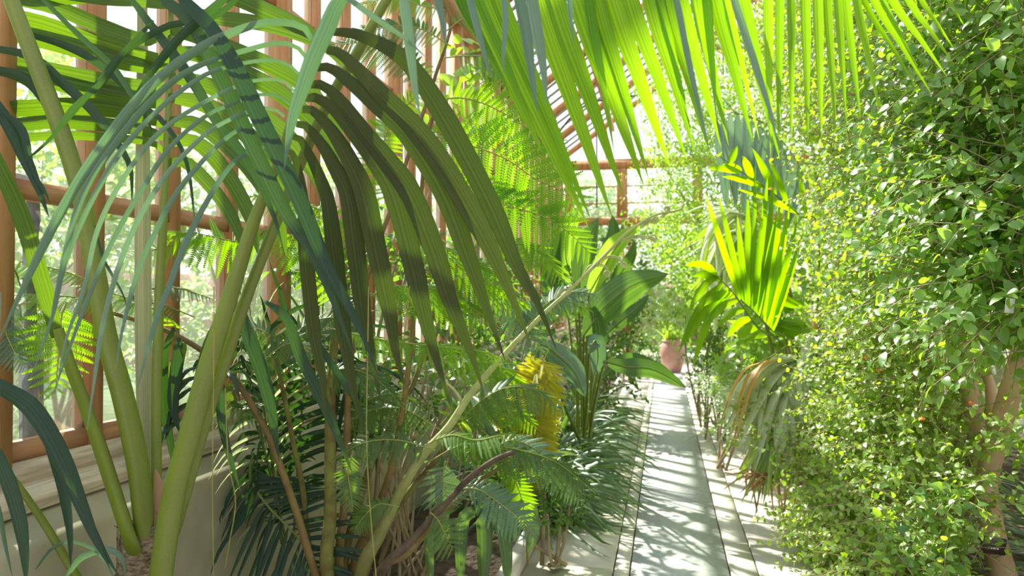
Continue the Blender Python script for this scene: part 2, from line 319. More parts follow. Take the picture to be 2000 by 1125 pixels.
def fern_frond(mb, rach, n, L, face=None, sides=(1, -1), ang=72, droop=.35, t0=.12, lprof=None, tmpl=None, aspect=1.0, endang=45, jit=.06):
    T0, TF = tmpl if tmpl else (PT, PTF)
    C = spline(rach, 100); T = nrm(np.gradient(C, axis=0)); lprof = lprof or ([0, .2, .55, .85, 1], [.6, .9, 1, .55, .1])
    O = []; R = []; S_ = []; A = []
    fa = rng.random()*.6; rl = np.linalg.norm(np.diff(C, axis=0), axis=1).sum(); n = int(np.clip(rl*(1-t0)/(.155*L), 8, 45))
    for sd in sides:
        for i in range(n):
            t = t0+(1-t0)*(i+(.5 if sd > 0 else 0))/n; k = min(99, int(t*99)); c, tt = C[k], T[k]
            N = face(c) if callable(face) else (face if face is not None else np.array([0, 0, 1.]))
            N = nrm(N-tt*np.dot(N, tt)); S = nrm(np.cross(tt, N))*sd
            an = math.radians(ang+(endang-ang)*((i/n)**2.5)+rng.normal(0, 3))
            l = L*np.interp(i/n, lprof[0], lprof[1])*(1+rng.normal(0, jit))
            X = nrm(math.cos(an)*tt+math.sin(an)*S+DOWN*droop*rng.uniform(.7, 1.3))
            Z = nrm(N-X*np.dot(N, X)+rng.normal(0, .12, 3)); Z = nrm(Z-X*np.dot(Z, X)); Y = np.cross(Z, X)
            O.append(c); R.append([X, Y*aspect, Z]); S_.append(l); A.append(np.clip(fa+rng.normal(0, .15)+.2, 0, 1))
    mb.insts(T0, TF, np.array(O), np.array(R), np.array(S_), np.array(A))
# leaf templates for shrubs
def ovate(serr=True, detail=True):
    if detail:
        ts = [0, .08, .22, .36, .5, .64, .78, .9, 1]; ws = [.02, .26, .38, .36, .36, .27, .22, .10, .0]
    else:
        ts = [0, .3, .7, 1]; ws = [.03, .36, .26, 0]
    V = []; U = []
    for i, (t, w) in enumerate(zip(ts, ws)):
        if serr and detail and i % 2 == 0 and 0 < i < 8: w *= .86
        z = -.25*t*t+.03
        V += [(t, -w, z+w*.22), (t, 0, z), (t, w, z+w*.22)]; U += [(0, t), (.5, t), (1, t)]
    F = []
    for i in range(len(ts)-1):
        b = i*3; F += [(b, b+3, b+4, b+1), (b+1, b+4, b+5, b+2)]
    return np.array(V), np.array(F), np.array(U)
OV = ovate(); OVL = ovate(False, False)
def lance():
    ts = [0, .25, .6, 1]; ws = [.02, .13, .10, 0]; V = []
    for t, w in zip(ts, ws): z = -.35*t*t; V += [(t, -w, z+w*.4), (t, 0, z), (t, w, z+w*.4)]
    F = []
    for i in range(3):
        b = i*3; F += [(b, b+3, b+4, b+1), (b+1, b+4, b+5, b+2)]
    return np.array(V), np.array(F), None
LAN = lance()
def foliage(mb, tw, blobs, per, size, tmpl, twlen=.35, leaves=11, dirbias=(0, 0, .2), up=.75, droop=.3, shell=.55, twr=.0018, seed=1, flat=.55, zd=(0, 0, .75)):
    """blobs: (centre, radius[, density]); leafy twigs that start inside each blob and grow to its surface"""
    r = np.random.default_rng(seed); O = []; R = []; S = []; A = []
    for b in blobs:
        c, rad = np.array(b[0]), b[1]; dn = b[2] if len(b) > 2 else 1
        for q in range(int(per*dn*(rad/.5)**2)):
            dr = nrm(r.normal(0, 1, 3)); p = c+dr*rad*r.uniform(shell, 1)*np.array([1, 1, 1])
            d = nrm(dr*.7+np.array(dirbias)+r.normal(0, .5, 3)); l = twlen*r.uniform(.6, 1.3); pts = [p-d*l*.3]; cv = r.random()*.5
            for s in range(5):
                pts.append(pts[-1]+d*l/5); d = nrm(d+DOWN*droop*.25)
            pts = np.array(pts)
            if tw is not None: tw.tube(pts[::1], [twr*1.6, twr*.7], k=4, n=6, cap=False)
            C = spline(pts, leaves); T = nrm(np.gradient(C, axis=0))
            for i in range(leaves):
                th = i*2.4+r.random(); side = nrm(np.cross(T[i], (0, 0, 1))+1e-6); v = nrm(side*math.cos(th)+np.array([0, 0, 1])*math.sin(th)*flat)
                X = nrm(T[i]*.6+v+DOWN*droop*.5+r.normal(0, .15, 3)); Z = nrm(np.array(zd)+r.normal(0, .36, 3)); Z = nrm(Z-X*np.dot(Z, X)+1e-9)
                O.append(C[i]+v*size*.12); R.append([X, np.cross(Z, X), Z]); S.append(size*r.uniform(.55, 1.2)*(1-.35*(i/leaves))); A.append(np.clip(cv+r.random()*.5, 0, 1))
    V, F, U = tmpl
    mb.insts(V, F, np.array(O), np.array(R), np.array(S), np.array(A), U)
def clump(mb, bases, n, L, w, spread=1.0, droop=1.2, lean=(0, 0, 0), seed=1, up=1.0, K=3, nseg=9, fold=.5):
    r = np.random.default_rng(seed)
    for b in bases:
        for i in range(n):
            az = r.uniform(0, 2*np.pi); el = r.uniform(.25, 1.25)
            d = nrm(np.array([math.cos(az)*spread, math.sin(az)*spread, up*math.tan(el)*.8])+np.array(lean)); l = L*r.uniform(.55, 1.15)
            p = np.array(b)+r.normal(0, .05, 3)*np.array([1, 1, 0]); pts = [p]
            for q in range(7):
                p = p+d*l/7; p[0] = min(max(p[0], -1.66-.02*r.random()), 3.4); p[2] = max(p[2], .02+.01*r.random()); pts.append(p); d = nrm(d+DOWN*droop*(q+1)/7*.38)
            mb.ribbon(pts, w*r.uniform(.7, 1.2), nrm(np.array([.1, -.6, .8])+r.normal(0, .3, 3)), n=nseg, K=K, fold=fold, pleat=0, a=r.random(), prof=([0, .1, .5, .8, 1], [.7, 1, .95, .6, .02]))
# ================================================================== SETTING
WX = -1.9; SILL = .96; EAVE = 4.15; RX = .9; RZ = 6.35; WR = 3.6; YE = 15.0; Y0 = -2.5
Y1 = 26.0
def struct(name, mb, mat, parent=None, **k):
    return mb.build(name, mat, parent, smooth=k.pop('smooth', False), kind=None if parent else 'structure', **k)
# floor: soil beds + paving
fl = thing('floor', None, None, (0, 0, 0), kind='structure')
m = MB(); m.box((-1.9, Y0, -.3), (-.80, YE, .03)); m.box((.98, Y0, -.3), (WR, YE, .03)); m.build('planting_soil', M['soil'], fl, smooth=False)
m = MB()
def joints(m, x0, x1, ys, z0=-.12, z1=0, g=.006):
    for a, b in zip(ys[:-1], ys[1:]): m.box((x0, a+g, z0), (x1, b-g, z1))
joints(m, -.78, -.292, [Y0, .9, 3.1, 4.38, 5.9, 7.4, 8.9, 10.4, 11.9, 13.4, 15, 17, 19, 21, 23]); joints(m, .512, .95, [Y0, .4, 2.4, 3.9, 5.0, 6.4, 7.9, 9.4, 10.9, 12.4, 14, 16, 18, 20, 23])
m.build('beige_paving', M['pave'], fl, smooth=False)
m = MB(); joints(m, -.19, .345, [Y0, 1.0, 3.1, 5.93, 8.0, 9.6, 11.5, 13.4, 15.2, 17, 19, 21, 23]); m.build('grey_slab_path', M['slab'], fl, smooth=False)
m = MB(); joints(m, -.28, -.202, [Y0, 2, 5.93, 9.6, 13.4, 17, 20, 23]); joints(m, .357, .50, [Y0, 1.4, 3.2, 5.0, 6.8, 8.6, 10.4, 12.2, 14, 16, 20, 23]); m.build('paving_strip', M['strip'], fl, smooth=False)
m = MB(); m.box((-.9, Y0, -.3), (1.1, 23, -.02)); m.build('paving_bed', M['dead'], fl, smooth=False)
m = MB()
def kerb(x0, x1, ys, h):
    for a, b in zip(ys[:-1], ys[1:]):
        m.box((x0, a+.005, -.1), (x1, b-.005, h))
kerb(-.86, -.785, [Y0, 1, 2.6, 3.9, 5.4, 6.9, 8.4, 9.9, 11.4, 13, 15], .09); m.build('bed_kerb', M['pave'], fl, smooth=False)
m = MB(); m.box((.955, Y0, -.1), (1.0, YE, .035)); m.build('bed_edging', M['strip'], fl, smooth=False)
# outside ground
m = MB(); m.box((-40, -10, -.6), (-2.05, 60, -.05)); m.box((-2.05, 15.2, -.6), (-.79, 60, -.05)); m.box((.96, 15.2, -.6), (40, 60, -.05)); m.box((-.79, 23, -.6), (.96, 60, -.05))
struct('outside_ground', m, M['lawn'])
m = MB(); m.box((-3.6, -6, -.05), (-2.05, 15.6, .0)); struct('outside_path', m, M['outground'])
# left wall
m = MB(); m.box((WX-.12, Y0, -.3), (WX, YE, SILL-.09)); wl = struct('wall_left', m, M['stucco'])
m = MB(); m.box((WX-.14, Y0, SILL-.09), (WX+.035, YE, SILL-.02)); m.build('wall_coping', M['wood_old'], wl, smooth=False)
m = MB(); b_ = MB(); y_ = np.linspace(Y0, YE, 60)
pr_ = [(WX-.01, SILL-.09), (WX+.145, SILL-.135), (WX+.16, SILL-.155), (WX+.16, -.1)]
m.grid(np.array([[(x, y, z) for x, z in pr_] for y in y_])); m.build('stucco_ledge', M['stucco'], wl, smooth=False)
m = MB(); m.box((WX-.10, Y0, SILL-.02), (WX-.03, YE, SILL+.05)); m.build('window_sill', M['wood_old'], wl, smooth=False)
# posts and windows
ys = [1.05+.43*i for i in range(33)]
for i, y in enumerate(ys):
    m = MB(); big = (i % 4 == 2); w = .035 if big else .026
    m.box((WX-.11, y-w, SILL+.05), (WX+(.01 if big else -.03), y+w, EAVE)); struct('trim_post_%d' % (i+1), m, M['wood'])
for i in range(len(ys)-1):
    m = MB(); a, b = ys[i]+.026, ys[i+1]-.026
    for z in (SILL+.05, 1.82, 3.0):
        m.box((WX-.085, a, z), (WX-.045, b, z+(.045 if z < 1 else .06)))
    f = struct('window_%d' % (i+1), m, M['wood_y'])
    g = MB(); 
    g.box((WX-.068, a, SILL+.095), (WX-.064, b, EAVE-.02)); g.build('pane', M['glass'], f, smooth=False)
m = MB(); m.box((WX-.12, Y0, EAVE), (WX+.03, YE, EAVE+.16)); struct('trim_eave_left', m, M['wood_y'])
m = MB(); m.box((WR-.12, Y0, EAVE-.02), (WR+.03, YE, EAVE+.14)); struct('trim_eave_right', m, M['wood_y'])
m = MB(); m.box((WR, Y0, -.3), (WR+.15, YE, EAVE)); struct('wall_right', m, M['stucco_r'])
# roof
ce = MB()
for x0, z0, x1, z1 in ((WX-.05, EAVE+.16, RX, RZ), (WR, EAVE+.14, RX, RZ)):
    ce.add([(x0,Y0,z0),(x1,Y0,z1),(x1,YE,z1),(x0,YE,z0)], [(0,1,2,3)])
    ce.add([(x0,Y0,z0+.004),(x1,Y0,z1+.004),(x1,YE,z1+.004),(x0,YE,z0+.004)], [(3,2,1,0)])
ceil = struct('ceiling', ce, M['roofglass'])
def bar_obj(name, p, q, w, h, mat):
    b = MB(); b.bar(p, q, w, h); return b.build(name, mat, ceil, smooth=False)
def reps(src, offs):
    for o in offs:
        c = src.copy(); COL.objects.link(c); c.parent = ceil; c.location = (0, o, 0)
yy = np.arange(0, YE-.4, .36)
for side, (x0, z0, x1, z1) in (('l', (WX-.05, EAVE+.16, RX, RZ)), ('r', (WR, EAVE+.14, RX, RZ))):
    raf = bar_obj('rafter', (x0, .3, z0-.05), (x1, .3, z1-.05), .06, .10, M['wood'])
    reps(raf, np.arange(1.44, 14.5, 1.44))
    g = bar_obj('glazing_bar', (x0, .3, z0-.015), (x1, .3, z1-.015), .022, .035, M['zinc'])
    reps(g, [v for v in yy[1:] if (round(v/.36) % 4) != 0][:38])
for t in (.33, .66):
    for (x0, z0) in ((WX, EAVE+.16), (WR, EAVE+.14)):
        x = x0+(RX-x0)*t; z = z0+(RZ-z0)*t-.12
        bar_obj('purlin', (x, Y0, z), (x, YE, z), .07, .09, M['wood_y'])
bar_obj('ridge_beam', (RX, Y0, RZ-.05), (RX, YE, RZ-.05), .08, .16, M['wood_y'])
# iron tie arch seen towards the end
m = MB(); m.tube([(WX, 12.2, 3.9), (-1.3, 12.2, 4.6), (-.5, 12.2, 4.75), (.9, 12.2, 4.8), (2.4, 12.2, 4.7), (WR, 12.2, 3.9)], .02, k=8, n=40); m.tube([(.9, 12.2, 4.8), (.9, 12.2, 6.2)], .015)
m.tube([(-1.05, 12.2, 3.0), (-1.05, 12.2, 4.7)], .012)
bt = m.build('tie_rod', M['metal'], ceil)
# end wall with doorway
LZ = 3.08; TZ = EAVE
m = MB()
m.box((WX, YE-.06, TZ-.06), (WR, YE+.08, TZ+.12)); m.box((WX, YE-.06, LZ-.08), (WR, YE+.08, LZ+.06))
for x, w in ((WX+.06, .07), (-.80, .10), (.62, .09), (1.7, .06), (2.6, .06), (WR-.05, .06)):
    m.box((x-w, YE-.05, LZ+.06), (x+w, YE+.05, TZ-.06))
for x in (-.66, 1.05): m.box((x-.035, YE-.04, 0), (x+.035, YE+.06, LZ-.08))
m.box((-.80, YE-.02, 0), (-.765, YE+.04, LZ-.08)); m.box((-.9, YE-.02, 0), (-.87, YE+.04, LZ-.08))
for x in (1.9, 2.8): m.box((x-.03, YE-.02, .8), (x+.03, YE+.02, LZ))
for z in (3.42, 3.75): m.box((WX, YE-.02, z-.012), (WR, YE+.02, z+.012))
for x in (-1.1, -.1, .3): m.box((x-.012, YE-.02, TZ+.1), (x+.012, YE+.02, TZ+1.3))
we = struct('wall_end', m, M['wood'])
m = MB(); m.box((WX, YE-.03, 0), (-.95, YE+.05, .8)); m.box((1.1, YE-.03, 0), (WR, YE+.05, .8)); m.build('low_wall', M['stucco'], we, smooth=False)
m = MB(); m.box((WX, YE, LZ+.06), (WR, YE+.004, TZ)); m.box((WX, YE, .8), (-.9, YE+.004, LZ)); m.box((1.08, YE, .8), (WR, YE+.004, LZ))
m.add([(WX,YE,TZ+.12),(WR,YE,TZ+.12),(RX,YE,RZ),(RX,YE,RZ)], [(0,1,2,2)])
m.build('pane', M['glass'], we, smooth=False)
# door leaf standing open at the left of the doorway
dr = thing('door_1', None, None, (-.74, YE+.05, 0), kind='structure')
m = MB()
for y in (YE+.1, YE+.95): m.box((-.745, y-.045, .05), (-.70, y+.045, 2.2))
for z in (.05, .9, 1.5, 2.12): m.box((-.745, YE+.1, z), (-.70, YE+.95, z+.09))
m.build('door_frame', M['wood'], dr, smooth=False)
m = MB(); m.box((-.724, YE+.14, .14), (-.720, YE+.9, 2.12)); m.build('pane', M['glass'], dr, smooth=False)
# wrought bracket outside left glass
br = thing('iron_bracket', 'dark scrolled iron bracket outside the glass between the leftmost timber posts', 'bracket', PX(62, 520, WX-.16))
m = MB(); m.tube([PX(x, y, WX-.16) for x, y in ((22, 345), (44, 350), (60, 375), (66, 420), (60, 470), (58, 540), (60, 640), (60, 800))], [.016, .02, .022, .022, .02, .02, .02, .02], k=8, n=40)
m.build('scroll', M['metal'], br)
m = MB(); m.bar(PX(60, 640, WX-.16), PX(62, 885, WX-.16), .05, .05, up=(0, 1, 0)); m.build('upright', M['metal'], br, smooth=False)
# outer brick wall
m = MB(); m.box((-12, -4, 0), (-11.8, 30, 2.2)); struct('wall_garden', m, M['brick'])
m = MB(); m.box((-5, 27, 0), (8, 27.3, 2.4)); struct('wall_garden_far', m, M['brick'])

# ================================================================== FOREGROUND PALM
base = P(282, 1150, 2.3); base[2] = .03
palm = thing('kentia_palm', 'large palm with thick green leaf stalks rising from a brown fibre sheath', 'palm', base)
D = 2.3
m = MB(); tb = P(278, 1060, D)
m.tube([base+(0, 0, -.03), (base+tb)/2+(0.01, 0, 0), tb-(0, 0, .08)], [.085, .065, .055], k=20, n=20); m.build('trunk', M['fibre'], palm)
m = MB()
C = pp([(268, 1135), (272, 1090), (279, 1022)], D); r0 = .058
th = np.linspace(0, 2*np.pi, 40, endpoint=False); G = []
for i, c in enumerate(spline(C, 16)):
    rr = r0*(1+.05*np.sin(5*th+i)+.03*rng.normal(0, 1, 40)); G.append(np.array([c+np.array([math.cos(t), math.sin(t), 0])*q for t, q in zip(th, rr)]))
m.grid(np.array(G), closed=True)
for i in range(46):
    t0 = rng.uniform(0, 6.28); z0 = rng.uniform(-.08, .10); c = P(272, 1090, D); r1 = r0*1.04
    pts = [c+np.array([math.cos(t0+k*.35)*r1, math.sin(t0+k*.35)*r1, z0+k*rng.uniform(-.03, .03)]) for k in range(5)]
    m.tube(pts, .0014, k=4, n=8, cap=False)
for i in range(16):
    t0 = rng.uniform(0, 6.28); c = P(278, 1038, D); p = c+np.array([math.cos(t0)*r0, math.sin(t0)*r0, -.01]); m.tube([p, p+(.004, 0, .02), p+(rng.normal(0, .01), 0, .035)], .0012, k=4, cap=False)
m.build('fibre_sheath', M['fibre'], palm)
m = MB(); tleaf(m, [(306, 1035), (312, 985), (308, 940), (303, 915)], D-.01, 26, a=.5, K=5, roll=0); m.build('dry_bract', M['dry'], palm, label='torn brown dry bract')
def stalk(pts, d, r, name='leaf_stalk', parent=palm, mat='stalk', n=40, flat=.75):
    m = MB(); W = pp(pts, d); m.tube(W, [q/FPX*2.3 for q in r], k=14, n=n, flat=flat); return m.build(name, M[mat], parent)
stA = stalk([(287, 1085), (282, 1038), (270, 913), (240, 773), (210, 663), (185, 520), (157, 375), (112, 235), (66, 115), (18, -10), (-40, -160)], (2.3, 2.0), [17, 23, 24, 23, 21, 20, 19, 18, 17, 15, 13])
stB = stalk([(298, 1060), (305, 953), (306, 763), (312, 563), (322, 375), (330, 200), (333, 60), (335, -60)], (2.32, 2.45), [13, 12, 12, 11, 10, 9, 7, 6])
stC = stalk([(318, 1190), (315, 1125), (340, 963), (372, 843), (410, 703), (445, 593), (490, 450), (520, 370), (545, 310), (575, 215), (600, 140), (640, 40), (690, -80)], (2.12, 1.80), [24, 25, 25, 24, 23, 20, 18, 15, 11, 9, 8, 7, 5])
stC2 = stalk([(330, 1060), (360, 960), (400, 820), (440, 700), (478, 590), (525, 470), (570, 360), (615, 255), (660, 165), (700, 100), (760, -10), (850, -140), (1000, -240), (1200, -290), (1450, -270), (1650, -175), (1780, -95), (1860, -25)],
             (2.22, 1.5), [18, 18, 17, 16, 14, 12, 11, 11, 11, 10, 9, 9, 8, 7, 6, 5, 4, 2], n=80)
stD = stalk([(262, 1075), (250, 1043), (200, 888), (165, 788), (137, 713), (112, 640)], (2.25, 2.1), [15, 17, 17, 15, 14, 12])
stE = stalk([(200, 1180), (150, 1125), (90, 1028), (40, 955), (-20, 880)], (2.25, 2.0), [9, 9, 8, 7, 6])
m = MB(); tleaf(m, [(112, 660), (85, 562), (42, 425), (0, 330), (-60, 200)], (2.1, 1.9), 32, a=.8, roll=.15, prof=([0, .2, .6, 1], [.7, 1, 1, .5])); m.build('leaflet', M['palm'], stD)
# spear
m = MB(); m.tube(pp([(288, 1010), (286, 900), (281, 700), (279, 500), (279, 300), (278, 50), (278, -80)], (2.36, 2.5)), [.026, .029, .029, .028, .024, .019, .016], k=16, n=50, flat=.8)
m.build('spear_leaf', M['spear'], palm, label='straight cream and green unopened spear leaf')
# frond of stalk C, right leaflets (drooping, shaded side facing the camera, shade in the leaf colour)
m = MB()
FR = [
 ([(648,62),(700,68),(790,115),(870,230),(960,400),(1010,520),(1047,585),(1087,683)], 44),
 ([(637,97),(664,104),(702,139),(753,192),(810,250),(870,330),(940,450),(985,545),(1037,673)], 46),
 ([(617,132),(645,132),(684,160),(738,206),(800,265),(870,380),(915,500),(950,600),(987,705)], 44),
 ([(604,165),(631,167),(667,199),(709,256),(756,313),(802,377),(845,480),(880,590),(920,690),(947,773)], 44),
 ([(594,192),(613,190),(649,210),(695,263),(738,320),(773,384),(808,520),(835,640),(880,793)], 44),
 ([(590,213),(613,217),(649,256),(684,313),(712,375),(735,480),(760,600),(772,680),(792,763)], 42),
 ([(578,242),(596,245),(628,281),(656,330),(681,384),(697,500),(712,620),(745,793)], 38),
 ([(569,265),(585,270),(610,313),(631,363),(642,400),(655,500),(668,620),(690,760),(712,850)], 34),
 ([(556,292),(567,295),(581,327),(592,398),(598,500),(612,640),(630,740),(636,830)], 30)]
for i, (p, w) in enumerate(FR): tleaf(m, p, (1.80, 1.62+.02*i), w, roll=rng.normal(0, .15), n=30, K=9, pleat=.035, prof=([0, .05, .2, .4, .65, .85, 1], [.35, .45, .75, 1, .9, .42, .02]))
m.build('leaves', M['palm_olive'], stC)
m = MB()
FL = [
 ([(610,78),(592,53),(553,44),(507,46),(453,64),(400,88),(325,140),(265,200),(200,285),(150,360),(100,450),(45,563),(0,660)], 25),
 ([(599,114),(578,91),(542,84),(489,96),(436,112),(385,130),(330,165),(270,225),(200,315),(165,375),(140,445),(112,563),(95,650)], 17),
 ([(585,146),(560,124),(524,117),(471,124),(436,133),(400,146),(325,200),(240,290),(175,400),(125,520),(105,610),(60,740)], 13),
 ([(574,178),(553,158),(517,155),(471,165),(400,199),(310,260),(240,350),(190,450),(165,563),(130,660),(110,760)], 12),
 ([(565,203),(542,187),(507,185),(446,206),(400,228),(330,290),(265,390),(215,480),(180,563),(150,640),(100,780)], 12),
 ([(556,228),(535,213),(496,215),(446,235),(400,263),(330,335),(275,420),(232,520),(200,640),(182,760),(170,840)], 13),
 ([(542,256),(521,240),(478,249),(446,267),(400,310),(350,370),(310,440),(270,530),(240,640),(225,730)], 13),
 ([(520,285),(480,300),(445,330),(400,400),(360,480),(330,560),(300,640),(268,760)], 15)]
for i, (p, w) in enumerate(FL): tleaf(m, p, (1.80, 1.5), w*.8, roll=rng.normal(0, .2), n=34, K=5, prof=([0, .04, .2, .5, .8, 1], [.6, .7, .8, 1, .8, .1]))
m.build('leaves', M['palm_blue'], stC)
# frond of stalk B: wide backlit leaflets both sides
m = MB()
FB = [
 ([(336,-40),(250,-20),(100,-5),(-80,-30)], 30),
 ([(334,10),(270,-2),(200,-8),(60,-30),(-120,-70)], 34),
 ([(332,55),(280,75),(200,50),(110,12),(40,-5),(-100,-40)], 36),
 ([(331,90),(320,120),(250,105),(165,78),(80,48),(0,30),(-120,0)], 38),
 ([(329,130),(290,130),(230,118),(150,95),(60,72),(0,62),(-120,40)], 38),
 ([(328,170),(270,172),(190,160),(90,140),(0,125),(-120,110)], 40),
 ([(326,205),(265,192),(180,176),(90,155),(0,140),(-120,130)], 36),
 ([(325,245),(290,232),(220,215),(140,210),(60,213),(-120,222)], 38),
 ([(323,270),(290,258),(220,245),(120,238),(40,243),(-120,262)], 28),
 ([(322,300),(300,280),(250,272),(150,265),(60,268),(0,274),(-100,290)], 18),
 ([(335,-20),(420,-20),(520,20),(600,60),(660,110)], 34),
 ([(334,10),(400,30),(500,42),(570,60),(640,92),(700,160)], 32),
 ([(332,60),(380,70),(460,100),(540,135),(610,180),(670,260)], 34),
 ([(331,100),(400,110),(470,140),(550,185),(620,250),(670,340)], 36),
 ([(330,150),(400,165),(480,205),(560,265),(620,350),(650,430)], 36),
 ([(328,190),(390,200),(450,235),(520,300),(570,370),(610,470)], 36),
 ([(326,235),(380,240),(430,270),(490,330),(540,410),(560,500)], 34),
 ([(325,280),(370,275),(410,300),(455,360),(490,430),(505,500)], 32),
 ([(323,320),(360,315),(400,350),(440,400),(465,450),(480,500)], 28),
 ]
for i, (p, w) in enumerate(FB): tleaf(m, p, (2.4, 2.25 if i < 10 else 2.35), w, n=18, K=9, pleat=.05, roll=rng.normal(0, .25), prof=([0, .08, .3, .7, .9, 1], [.45, .8, 1, .9, .5, .05]))
m.build('leaves', M['palm'], stB)
# dark straps from stalk A's frond above
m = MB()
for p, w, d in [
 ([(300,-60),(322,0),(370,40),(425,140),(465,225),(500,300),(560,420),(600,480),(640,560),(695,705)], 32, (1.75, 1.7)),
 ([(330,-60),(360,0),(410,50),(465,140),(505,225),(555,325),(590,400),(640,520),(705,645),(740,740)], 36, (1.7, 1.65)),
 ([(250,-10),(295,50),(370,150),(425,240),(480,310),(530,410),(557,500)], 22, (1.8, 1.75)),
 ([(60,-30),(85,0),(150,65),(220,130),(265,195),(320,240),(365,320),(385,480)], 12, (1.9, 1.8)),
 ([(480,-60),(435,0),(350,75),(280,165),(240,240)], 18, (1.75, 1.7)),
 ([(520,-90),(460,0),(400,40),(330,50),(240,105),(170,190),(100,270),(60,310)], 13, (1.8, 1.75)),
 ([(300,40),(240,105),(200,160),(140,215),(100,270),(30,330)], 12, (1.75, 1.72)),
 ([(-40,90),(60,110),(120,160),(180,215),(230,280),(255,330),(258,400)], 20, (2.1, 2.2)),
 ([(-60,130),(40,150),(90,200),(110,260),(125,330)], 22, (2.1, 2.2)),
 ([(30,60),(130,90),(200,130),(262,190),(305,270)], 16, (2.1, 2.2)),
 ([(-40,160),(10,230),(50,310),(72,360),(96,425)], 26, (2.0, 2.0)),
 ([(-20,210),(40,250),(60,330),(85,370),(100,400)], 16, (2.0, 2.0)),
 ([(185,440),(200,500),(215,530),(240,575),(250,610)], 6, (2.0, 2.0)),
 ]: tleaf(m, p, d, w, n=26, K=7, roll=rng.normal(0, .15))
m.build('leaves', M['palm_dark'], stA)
# lower dark straps hanging at the left edge
m = MB()
for p, w in [([(-60,720),(0,755),(60,795),(110,873),(155,978),(185,1050),(215,1110)], 36), ([(70,800),(90,850),(120,950),(135,1040),(138,1110)], 24),
             ([(-20,860),(0,900),(30,985),(45,1060),(52,1150)], 28), ([(120,900),(150,960),(175,1020),(205,1080),(235,1130)], 14)]:
    tleaf(m, p, (1.9, 1.85), w, n=22, K=7)
m.build('leaves', M['palm_dark'], stE)
m = MB()
for p, w in [([(70,1112),(100,1073),(140,1058),(190,1078),(220,1122),(228,1150)], 7), ([(130,1125),(160,1088),(210,1073),(240,1093),(245,1135)], 14)]:
    tleaf(m, p, (2.1, 2.1), w, n=16, K=5)
for p, w in [([(-10,960),(0,1000),(10,1060),(25,1130)], 9), ([(1,570),(-5,700),(0,880)], 7)]: tleaf(m, p, (1.85, 1.85), w, K=5)
m.build('leaves', M['palm_blue'], stE)
# overhanging sunlit fronds: leaflets hanging from the arching end of stalk C2
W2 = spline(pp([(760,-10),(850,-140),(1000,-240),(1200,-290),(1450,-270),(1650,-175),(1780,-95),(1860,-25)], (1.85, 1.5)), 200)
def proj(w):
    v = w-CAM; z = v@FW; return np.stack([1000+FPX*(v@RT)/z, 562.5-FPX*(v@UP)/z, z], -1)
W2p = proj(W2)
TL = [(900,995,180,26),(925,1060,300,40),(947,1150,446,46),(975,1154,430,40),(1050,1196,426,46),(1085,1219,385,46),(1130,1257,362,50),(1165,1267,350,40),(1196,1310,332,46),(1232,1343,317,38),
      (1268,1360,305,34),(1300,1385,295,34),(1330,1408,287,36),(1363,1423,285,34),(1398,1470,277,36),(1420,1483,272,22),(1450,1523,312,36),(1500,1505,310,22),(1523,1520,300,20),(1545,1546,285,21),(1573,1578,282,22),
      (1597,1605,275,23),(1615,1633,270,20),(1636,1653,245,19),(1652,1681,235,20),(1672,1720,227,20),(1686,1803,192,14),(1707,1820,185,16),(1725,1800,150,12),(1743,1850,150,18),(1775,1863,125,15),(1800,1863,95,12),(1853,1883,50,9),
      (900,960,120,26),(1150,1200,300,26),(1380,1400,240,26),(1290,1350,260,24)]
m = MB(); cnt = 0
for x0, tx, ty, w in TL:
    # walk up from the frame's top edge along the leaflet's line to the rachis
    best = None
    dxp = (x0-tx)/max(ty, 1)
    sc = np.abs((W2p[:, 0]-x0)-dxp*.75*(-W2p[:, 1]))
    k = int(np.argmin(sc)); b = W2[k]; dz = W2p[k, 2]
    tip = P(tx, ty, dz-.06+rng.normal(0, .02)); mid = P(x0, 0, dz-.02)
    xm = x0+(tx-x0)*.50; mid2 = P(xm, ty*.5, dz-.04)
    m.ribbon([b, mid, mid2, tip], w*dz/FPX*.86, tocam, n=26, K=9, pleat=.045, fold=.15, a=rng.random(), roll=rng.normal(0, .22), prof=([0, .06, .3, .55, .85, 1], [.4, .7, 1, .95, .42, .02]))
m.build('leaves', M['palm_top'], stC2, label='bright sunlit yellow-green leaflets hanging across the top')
m = MB()
for p, w in [([(720,-60),(665,0),(640,55),(613,114),(592,170),(571,235),(555,330)], 34), ([(640,-40),(685,0),(738,39),(791,75),(834,114)], 12), ([(785,-80),(790,0),(798,64),(809,160),(821,231)], 22),
             ([(840,-90),(856,0),(865,45),(870,90)], 16), ([(905,-90),(920,0),(931,45),(945,100),(960,155)], 17), ([(985,-90),(985,0),(987,45),(983,107),(984,150)], 14), ([(1000,-100),(1014,0),(1027,67),(1038,145),(1050,220)], 24),
             ([(1025,-100),(1040,0),(1047,45),(1060,122),(1069,205)], 26), ([(1105,-100),(1112,0),(1119,85)], 13), ([(1415,-100),(1435,0),(1470,110),(1505,220),(1520,290)], 16), ([(1290,-90),(1320,0),(1345,120),(1368,220),(1385,290)], 13)]:
    tleaf(m, p, (1.45, 1.4), w, n=18, K=7, roll=rng.normal(0, .2))
m.build('leaves', M['palm_blue'], stC2)
# hanging thin tendrils
m = MB()
for p in ([(720,560),(718,700),(716,850),(722,980),(735,1130)], [(418,560),(417,750),(415,950),(417,1125)], [(440,760),(446,900),(460,980),(448,1060),(440,1110)], [(800,560),(790,650),(775,700)]):
    m.tube(pp(p, (1.6, 1.9)), .0012, k=4, n=30)
m.build('hanging_thread', M['rachis'], stC)

